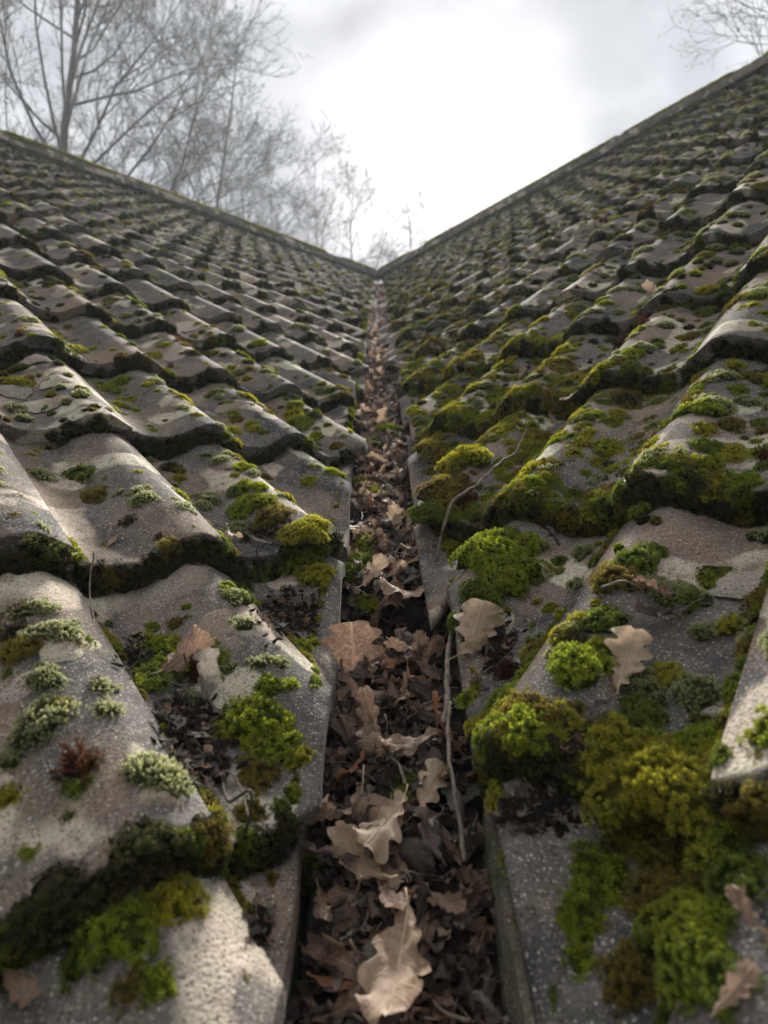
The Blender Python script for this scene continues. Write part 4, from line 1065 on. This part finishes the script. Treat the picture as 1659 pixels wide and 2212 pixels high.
hl(845, 1465, 90, -70, 15, 10, flat(913, 2.2, .9), 'rust', 'small red brown leaf with pale specks in the middle litter', lift=.02)
hl(915, 1440, 100, 95, 30, 10, flat(914, 1.2, .3, width=.28), 'brown', 'upright purplish brown leaf left of the rolled bark strip', lift=.012)
hl(870, 1520, 90, -95, 20, 40, flat(915, -1.6, .4), 'tan', 'tan leaf with a shredded edge below the red brown one', lift=.012)
hl(955, 1600, 120, 115, 30, 60, flat(916, 4.0, .6, width=.2), 'rust', 'orange brown curled leaf against the right wall of the valley', lift=.018)
hl(965, 1700, 90, -85, 30, 50, flat(917, 3.5, .4, width=.24), 'brown', 'thin edge lit leaf hanging by the long stick on the right wall', lift=.02)
hl(900, 1292, 150, -150, 14, 10, flat(918, -1.8, .9, width=.34), 'tan', 'tan oak leaf arching over the dark gap in the valley', lift=.012)
hl(850, 1300, 120, -100, -8, 15, flat(919, -1.6, .9, width=.34), 'brown', 'brown lobed leaf drooping over the left of the dark gap', lift=.012)
hl(800, 1262, 100, 60, 10, 20, flat(920, 2.0, .8), 'tan', 'pale curled leaf above the left of the dark gap', lift=.012)
hl(735, 1270, 80, -90, -30, 40, flat(921, 3.2, .5), 'rust', 'folded russet leaf pressed to the left wall above the gap', lift=.02)
hl(775, 1158, 90, 170, 14, 5, flat(922, -1.6, .6, width=.36), 'tan', 'spread tan oak leaf in the valley left of the standing pale one', lift=.012)
hl(858, 1145, 70, 100, 38, -10, flat(923, 1.6, .6, width=.36), 'tan', 'pale ochre leaf standing up in the valley left of the stick', lift=.012)
hl(905, 1165, 70, 60, 30, 10, flat(924, 2.0, .6), 'tan', 'light tan leaf leaning on the right tile edge near the stick foot', lift=.014)
hl(855, 1035, 110, 0, 4, 5, flat(925, -1.2, .5, width=.34), 'tan', 'wide tan leaf lying across the middle valley', lift=.012)
hl(1025, 1378, 112, 70, 22, 0, flat(926, -1.0, .5, width=.66), 'tan', 'warm tan round lobed oak leaf resting on soil right of the long stick', 'R', .010)
hl(1012, 1415, 84, 35, 10, 10, flat(927, -2.2, .6, width=.34), 'tan', 'narrow pale leaf edge below the warm tan round lobed leaf', 'R', .008)
hl(1345, 1452, 150, 62, 14, 0, flat(928, -.7, .4, width=.42), 'tan', 'flat pale oak leaf lying on the near right roll', 'R', .006)
hl(1415, 1300, 90, 165, 12, 40, flat(929, 5.5, .4, width=.3), 'brown', 'rolled brown leaf with a long pale stalk on the right slope', 'R', .012)
hl(1440, 1345, 150, 200, 8, 25, flat(930, 4.5, .8, crumple=2.2, width=.26), 'dark', 'blackened shrivelled leaf below the rolled brown one', 'R', .008)
hl(1305, 1530, 60, 210, 8, 25, flat(931, 4.5, .8, crumple=2.2, width=.3), 'dark', 'small blackened leaf under the flat pale oak leaf', 'R', .006)
hl(1255, 858, 64, 150, 10, 10, flat(932, -1.2, .5, width=.36), 'tan', 'tan oak leaf lying on the right slope at the top of the clean grey roll', 'R', .008)
hl(1195, 915, 36, 100, 10, 10, flat(933, 1.2, .5, width=.36), 'tan', 'small tan leaf in the moss left of the clean grey roll', 'R', .008)
hl(1125, 815, 30, 60, 20, 10, flat(934, 1.2, .5, width=.36), 'tan', 'tiny pinkish leaf on the mossy right slope', 'R', .008)
hl(1425, 655, 60, 70, 30, 10, flat(935, 3.2, .5, width=.3), 'tan', 'curled tan leaf standing in a pan high on the right slope', 'R', .010)
hl(385, 1450, 130, 60, 24, 10, flat(936, -2.8, 1.6, width=.42), 'brown', 'curled brown oak leaf between moss cushions in the near left pan', 'L', .012)
hl(455, 1495, 120, 75, 40, 25, flat(937, 3.2, .6, crumple=2.4, width=.36), 'grey', 'crinkled pale brown leaf standing left of the large lumpy moss mound', 'L', .014)
hl(345, 1560, 84, 30, 5, 0, flat(938, .8, .4), 'grey', 'flat grey leaf fragment in the near left pan', 'L', .005)
hl(385, 1575, 90, -95, 4, 10, leaf_mesh(941, 'lance', curl=2, bend=.4), 'grey', 'narrow grey willow leaf lying down the near left pan', 'L', .006, 'willow_leaf')
hl(405, 1600, 74, 10, 4, 10, leaf_mesh(942, 'lance', curl=2, bend=.4), 'grey', 'narrow grey willow leaf lying across the near left pan', 'L', .006, 'willow_leaf')
hl(240, 1178, 50, 88, 3, 0, leaf_mesh(943, 'lance', curl=.5, bend=.2), 'tan', 'single pale narrow leaf on the second course of the left slope', 'L', .004, 'willow_leaf')
hl(492, 1168, 62, -60, 8, 10, flat(944, -2.4, .8, width=.38), 'tan', 'tan leaf beside moss at the tail of the second course left', 'L', .010)
hl(555, 1175, 60, -25, 3, 0, leaf_mesh(945, 'lance', curl=1, bend=.4), 'grey', 'slim grey leaf right of the tan leaf on the second course', 'L', .006, 'willow_leaf')
hl(1640, 2020, 110, 100, 10, 20, flat(946, 1.2, .5), 'brown', 'blurred brown leaf at the right edge of the lowest right tile', 'R', .012)
hl(1600, 2185, 130, 20, 10, 20, flat(947, 1.2, .5), 'brown', 'blurred brown leaf in the bottom right corner', 'R', .012)
hl(30, 2150, 120, -30, 6, 10, flat(948, 1.2, .5), 'brown', 'blurred brown leaf in the bottom left corner', 'L', .010)

# ------------------------------------------------------------------ twigs
def twig(pts, r0, r1, label, mat=M_TWIG, name='twig', group=None, knots=True):
    sp = spline(pts, 7); n = len(sp); loc = sp[0].copy()
    rad = [(r0 + (r1 - r0) * i / n) * (1 + (.22 * mnoise.noise(Vector((i * .9, r0 * 1e4, 0))) if knots else 0)) for i in range(n)]
    rad[0] *= .8; rad[-1] *= .5
    sp = [p + Vector((mnoise.noise(p * 90), mnoise.noise(p * 90 + Vector((5, 0, 0))), mnoise.noise(p * 90 + Vector((0, 9, 0))))) * r0 * .9 for p in sp]
    v, f = tube([p - loc for p in sp], rad, 7, .06)
    o = bpy.data.objects.new(name, mesh_from(name, v, f, [mat])); o.location = loc; link(o); tag(o, label, 'twig', group); return o
def R_(px, py, l=.004):
    u, s_ = at_slope('R', px, py); p, n = surf('R', u, s_); return p + n * l
def L_(px, py, l=.004):
    u, s_ = at_slope('L', px, py); p, n = surf('L', u, s_); return p + n * l
def V_(px, py, l=.01): return at_litter(px, py) + VN * l
def between(a, b, t): return a * (1 - t) + b * t
def RV(px, py, z_): return CAM + ray(px, py) * z_
a = V_(962, 1560, .022); b = V_(955, 1480, .03)
d0 = (a - CAM).length
twig([RV(968, 1262, d0 * 1.22), RV(985, 1300, d0 * 1.17), RV(976, 1350, d0 * 1.12), RV(968, 1420, d0 * 1.06), RV(965, 1500, d0 * 1.0), RV(960, 1565, d0 * .96)], .0024, .0030, 'long pale crooked stick leaning along the right wall of the near valley')
d1 = (V_(985, 1700, .03) - CAM).length
twig([RV(972, 1515, d1 * 1.08), RV(968, 1600, d1 * 1.02), RV(980, 1700, d1 * .97), RV(995, 1790, d1 * .94), RV(1002, 1860, d1 * .92)], .0016, .0019, 'straight grey stick hanging below the crooked one on the right wall', M_TWIG)
twig([R_(945, 1222, .004), R_(990, 1150, .02), R_(1030, 1085, .028), R_(1075, 1035, .026), R_(1115, 1000, .02), R_(1136, 942, .014)], .0026, .0013, 'thin bent stick leaning over the mossy right tiles beside the valley')
twig([R_(1060, 1040, .03), R_(1068, 1018, .03), R_(1078, 1008, .03)], .0012, .0006, 'short side twig forking from the thin bent stick')
twig([V_(730, 955, .05), V_(738, 985, .03), V_(748, 1015, .012)], .0016, .0012, 'short stub of twig standing at the left tile edge in the middle valley')
twig([V_(760, 838, .02), V_(820, 832, .02), V_(885, 820, .03)], .0022, .0014, 'straight pale twig lying across the upper valley')
twig([L_(180, 1242, .012), L_(180, 1290, .012), L_(198, 1340, .002)], .0010, .0006, 'thin curved stem hanging from the tail onto the near left tile')
twig([L_(145, 755, .008), L_(160, 775, .012), L_(188, 805, .002)], .0012, .0008, 'thin curved stem on the third course of the left slope', M_TWIG2)
twig([L_(478, 1690, .003), L_(472, 1760, .01), L_(474, 1820, .03), L_(492, 1880, .02)], .0013, .0009, 'long thin dark stem drooping over the tail of the near left tile', M_TWIG2)
twig([L_(475, 1670, .003), L_(505, 1705, .006), L_(530, 1790, .008)], .0010, .0008, 'pale bent stem beside the long dark one on the near left tile')
twig([L_(535, 1240, .010), L_(560, 1265, .01), L_(600, 1305, .003)], .0011, .0007, 'short curved stem lying below the second course tail left', M_TWIG2)
twig([R_(1312, 1312, .02), R_(1345, 1298, .02), R_(1385, 1300, .012)], .0013, .0009, 'pale leaf stalk curving out left from the rolled leaf on the right')
twig([R_(1180, 1155, .01), R_(1195, 1175, .012), R_(1208, 1190, .006)], .0030, .0012, 'short grey splinter of bark stuck in moss on the right slope', M_TWIG2)
random.seed(12)
for i in range(64):
    y = random.uniform(.30, 1.7); x = random.uniform(-.04, .04); a = random.uniform(0, PI); l = random.uniform(.02, .055); p = Vector((x, y, litter_z(x, y) + random.uniform(.006, .016)))
    if .70 < y < .79: continue
    d = Vector((math.cos(a), 0, 0)) + VD * math.sin(a); e = p + d * l; e.x = max(-.052, min(.052, e.x)); m_ = (p + e) / 2 + Vector((random.uniform(-.006, .006), 0, random.uniform(-.002, .005)))
    twig([p, m_, e], random.uniform(.0008, .0016), .0006, (lambda q_: f'thin dry twig among the leaves {where(q_[0], q_[1], "V")}' if q_ else 'thin dry twig low in the valley')(project(p)), random.choice((M_TWIG, M_TWIG2)), group='loose twigs among the valley leaves')
# crumbs of rotten debris
def crumb_mesh(seed):
    r = np.random.default_rng(seed); bm = bmesh.new(); bmesh.ops.create_icosphere(bm, subdivisions=1, radius=1)
    for v in bm.verts: v.co *= 1 + r.uniform(-.45, .5)
    s = r.uniform(.3, 1, 3)
    for v in bm.verts: v.co.x *= 1 + s[0]; v.co.y *= s[1]; v.co.z *= .5 * s[2]
    me = bpy.data.meshes.new('crumb'); bm.to_mesh(me); bm.free(); me.materials.append(M_SOIL); return me
CR = [crumb_mesh(i) for i in range(6)]; deb = []
FR = [leaf_mesh(700 + i, crumple=2.8, curl=random.choice((-5, 5)), mat=('dark', 'dark', 'brown', 'grey', 'dark', 'brown')[i]) for i in range(6)]
for _ in range(3800):
    y = .2 + random.random() ** 1.5 * 2.2; x = random.uniform(-.06, .06); p = Vector((x, y, litter_z(x, y) - .008 + random.uniform(0, .010)))
    nv = Vector((random.gauss(0, .5), random.gauss(0, .5), 1)).normalized()
    if random.random() < .5: deb.append((random.choice(CR), place_matrix(p, nv, random.uniform(.0015, .0042))))
    else: deb.append((random.choice(FR), place_matrix(p, nv, random.uniform(.016, .046))))
for k, cx_, cy_, rx, ry, n in (('L', 400, 1570, 60, 60, 260), ('L', 430, 1660, 60, 50, 220), ('L', 630, 1330, 60, 40, 420), ('L', 300, 1420, 40, 40, 120), ('R', 1080, 1400, 40, 50, 200), ('R', 1170, 1760, 80, 40, 250), ('L', 590, 1150, 50, 16, 120), ('L', 560, 2010, 30, 40, 120), ('R', 1230, 1620, 40, 40, 90)):
    for _ in range(n):
        px, py = random.gauss(cx_, rx * .5), random.gauss(cy_, ry * .5); q = at_slope(k, px, py)
        if q is None: continue
        if q[0] < valley_u(k, q[1]) + .004: continue
        p, nn = surf(k, *q); nv = (nn + Vector((random.gauss(0, .4), random.gauss(0, .4), 0))).normalized()
        if random.random() < .8: deb.append((random.choice(CR), place_matrix(p + nn * random.uniform(0, .006), nv, random.uniform(.0012, .0042))))
        else: deb.append((random.choice(FR), place_matrix(p + nn * .003, nv, random.uniform(.008, .022))))
scatter('rotten_debris', deb, 'crumbled black leaf mould and fragments in the valley and tile pans', 'debris')
# moss growing inside the valley litter
vm = []
for px, py, wpx, kind in ((892, 1688, 62, 'green'), (870, 1720, 50, 'bright'), (790, 1305, 60, 'bright'), (690, 1400, 46, 'bright'), (925, 1240, 50, 'green'), (780, 1220, 80, 'green'), (800, 1180, 60, 'bright'), (780, 1045, 46, 'olive'), (810, 1070, 50, 'bright'), (840, 935, 60, 'bright'), (800, 960, 50, 'green'), (745, 1468, 40, 'bright'), (650, 1900, 70, 'dark'), (670, 1870, 50, 'green'), (760, 1240, 60, 'green'), (805, 1248, 50, 'bright')):
    p = at_litter(px, py); z = project(p)[2]; rad = wpx * .5 / FPX * z; me, sc_ = pick(kind, rad)
    o = bpy.data.objects.new('moss_cushion', me); link(o); o.matrix_world = place_matrix(p - VN * .001, (VN + Vector((0, -.3, .3))).normalized(), sc_, squash=1.2)
    tag(o, f'{names[kind]} moss clump growing among the leaves {where(px, py + 1, "V")}', 'moss cushion', 'moss clumps inside the valley litter')

# ------------------------------------------------------------------ trees
def tree(name, base, height, seed, label, trunk_r=.12, spread=.75, crown_from=.3, dens=1.0, levels=4, lean=(0, 0), nsec=26):
    rs = random.Random(seed); V = []; F = []; TV = []; TF = []; BV = []; 
    def add(vs, fs, store):
        a, b = store; o = len(a); a.extend(vs); b.extend(tuple(i + o for i in q) for q in fs)
    root = empty(name, base)
    pts = []; n = 14
    for i in range(n + 1):
        t = i / n; pts.append(Vector((lean[0] * t * height + .03 * height * mnoise.noise(Vector((t * 3, seed, 0))), lean[1] * t * height + .03 * height * mnoise.noise(Vector((t * 3, seed, 9))), t * height)))
    rad = [trunk_r * (1 - i / n) ** .8 + .008 for i in range(n + 1)]
    v, f = tube(pts, rad, 8); add(v, f, (TV, TF))
    def branch(p, d, L, r, lv):
        k_ = 6 if lv < 3 else 4; q = [p]; dd = d.copy(); st = L / k_
        for i in range(k_):
            dd = (dd + Vector((rs.gauss(0, .13), rs.gauss(0, .13), rs.gauss(.07, .10)))).normalized(); q.append(q[-1] + dd * st)
        rr = [r * (1 - .75 * i / k_) for i in range(k_ + 1)]
        v, f = tube(q, rr, 5 if lv < 2 else 3); add(v, f, (V, F))
        if lv >= levels:
            if rs.random() < .5:
                e = q[-1]; s_ = rs.uniform(.010, .018)
                o = len(V); V.extend([tuple(e + Vector(x) * s_) for x in ((1, 0, 0), (-1, 0, 0), (0, 1, 0), (0, -1, 0), (0, 0, 1.6), (0, 0, -1.6))])
                F.extend(tuple(i + o for i in t_) for t_ in ((0, 2, 4), (2, 1, 4), (1, 3, 4), (3, 0, 4), (2, 0, 5), (1, 2, 5), (3, 1, 5), (0, 3, 5)))
            return
        nb = {1: 9, 2: 6, 3: 5}.get(lv, 4); nb = max(2, int(nb * dens * rs.uniform(.8, 1.2)))
        for j in range(nb):
            t = rs.uniform(.22, 1.0); i = min(k_ - 1, int(t * k_)); pp = q[i].lerp(q[i + 1], t * k_ - i)
            ax = (q[i + 1] - q[i]).normalized(); side = ax.cross(Vector((rs.gauss(0, 1), rs.gauss(0, 1), rs.gauss(0, 1)))).normalized()
            nd = (ax * rs.uniform(.7, 1.1) + side * rs.uniform(.45, .95)).normalized()
            branch(pp, nd, L * rs.uniform(.32, .58) * (1.15 - .4 * t), max(.0065, r * .48 * (1 - .4 * t)), lv + 1)
    for i in range(nsec):
        t = crown_from + (1 - crown_from) * (i + rs.random()) / nsec; j = min(n - 1, int(t * n)); p = pts[j].lerp(pts[j + 1], t * n - j)
        a = rs.uniform(0, 2 * PI); up = rs.uniform(.55, 1.15); d = Vector((math.cos(a), math.sin(a), up)).normalized()
        L = height * spread * (.50 - .36 * (t - crown_from) / (1 - crown_from)) * rs.uniform(.75, 1.2)
        branch(p, d, L, trunk_r * (1 - t) * .42 + .010, 1)
    o = bpy.data.objects.new('trunk', mesh_from('trunk', TV, TF, [M_BARK])); link(o, root)
    o = bpy.data.objects.new('crown', mesh_from('crown', V, F, [M_BARK])); link(o, root)
    tag(root, label, 'tree', 'bare trees behind the roof'); print(name, len(F)); return root
def ground_at(px, dist):
    d = ray(px, 900); d.z = 0; d.normalize(); return (CAM.x + d.x * dist, CAM.y + d.y * dist, -3.2)
tree('bare_tree', ground_at(172, 15.5), 25.0, 3, 'tallest bare tree with a pale trunk rising behind the left ridge', .15, .56, .36, 1.15, 4, (.012, 0), 46)
tree('bare_tree', ground_at(330, 19), 20.5, 8, 'bare many stemmed tree right of the tall one, its limbs leaning right', .10, .62, .38, 1.0, 4, (.15, 0), 30)
tree('bare_tree', ground_at(-60, 19), 22.0, 9, 'bare tree at the far left edge of the picture', .14, .6, .35, 1.0, 4, (-.02, 0), 30)
tree('bare_tree', ground_at(420, 22), 18.6, 41, 'bare tree whose twigs cross the leaning limbs above the left ridge', .08, .6, .42, .9, 4, (.02, 0), 24)
tree('bare_tree', ground_at(520, 23), 19.4, 10, 'thin bare tree just above the middle of the left ridge', .08, .55, .45, .9, 4, (.03, 0), 24)
tree('bare_tree', ground_at(610, 25), 19.4, 12, 'thin bare tree between two others left of the roof valley', .08, .5, .48, .85, 4, (0, 0), 22)
tree('bare_tree', ground_at(700, 24), 19.3, 13, 'thin bare tree with open upright twigs left of the valley top', .07, .5, .50, .8, 4, (.01, 0), 22)
tree('bare_tree', ground_at(790, 24), 19.2, 14, 'slender bare tree directly above the top of the valley', .07, .5, .50, .75, 4, (.01, 0), 20)
tree('bare_tree', ground_at(900, 26), 18.9, 15, 'lowest bare tree peeping over the right ridge beside the valley top', .07, .45, .52, .75, 4, (.01, 0), 18)
tree('bare_tree', ground_at(1960, 17), 20.0, 18, 'bare tree reaching in over the right ridge at the top right corner', .14, .6, .35, .9, 4, (-.02, 0), 28)

# ------------------------------------------------------------------ thin even haze, added to stand in for lens glare
hv_, hf_ = [], [(0, 1, 2, 3), (7, 6, 5, 4), (0, 4, 5, 1), (1, 5, 6, 2), (2, 6, 7, 3), (3, 7, 4, 0)]
for z in (-4.2, 23.0):
    for x, y in ((-30, -6), (-30, 33), (30, 33), (30, -6)): hv_.append((x, y, z))
m, t, out = new_mat('glare_haze'); vol = t.nodes.new('ShaderNodeVolumePrincipled')
vol.inputs['Color'].default_value = (.84, .91, 1, 1); vol.inputs['Density'].default_value = HAZE; vol.inputs['Anisotropy'].default_value = .12
t.links.new(vol.outputs[0], out.inputs['Volume'])
o = bpy.data.objects.new('haze', mesh_from('haze', hv_, hf_, [m], False)); link(o); tag(o, 'thin even haze added for lens glare between the camera and the trees', kind='stuff')
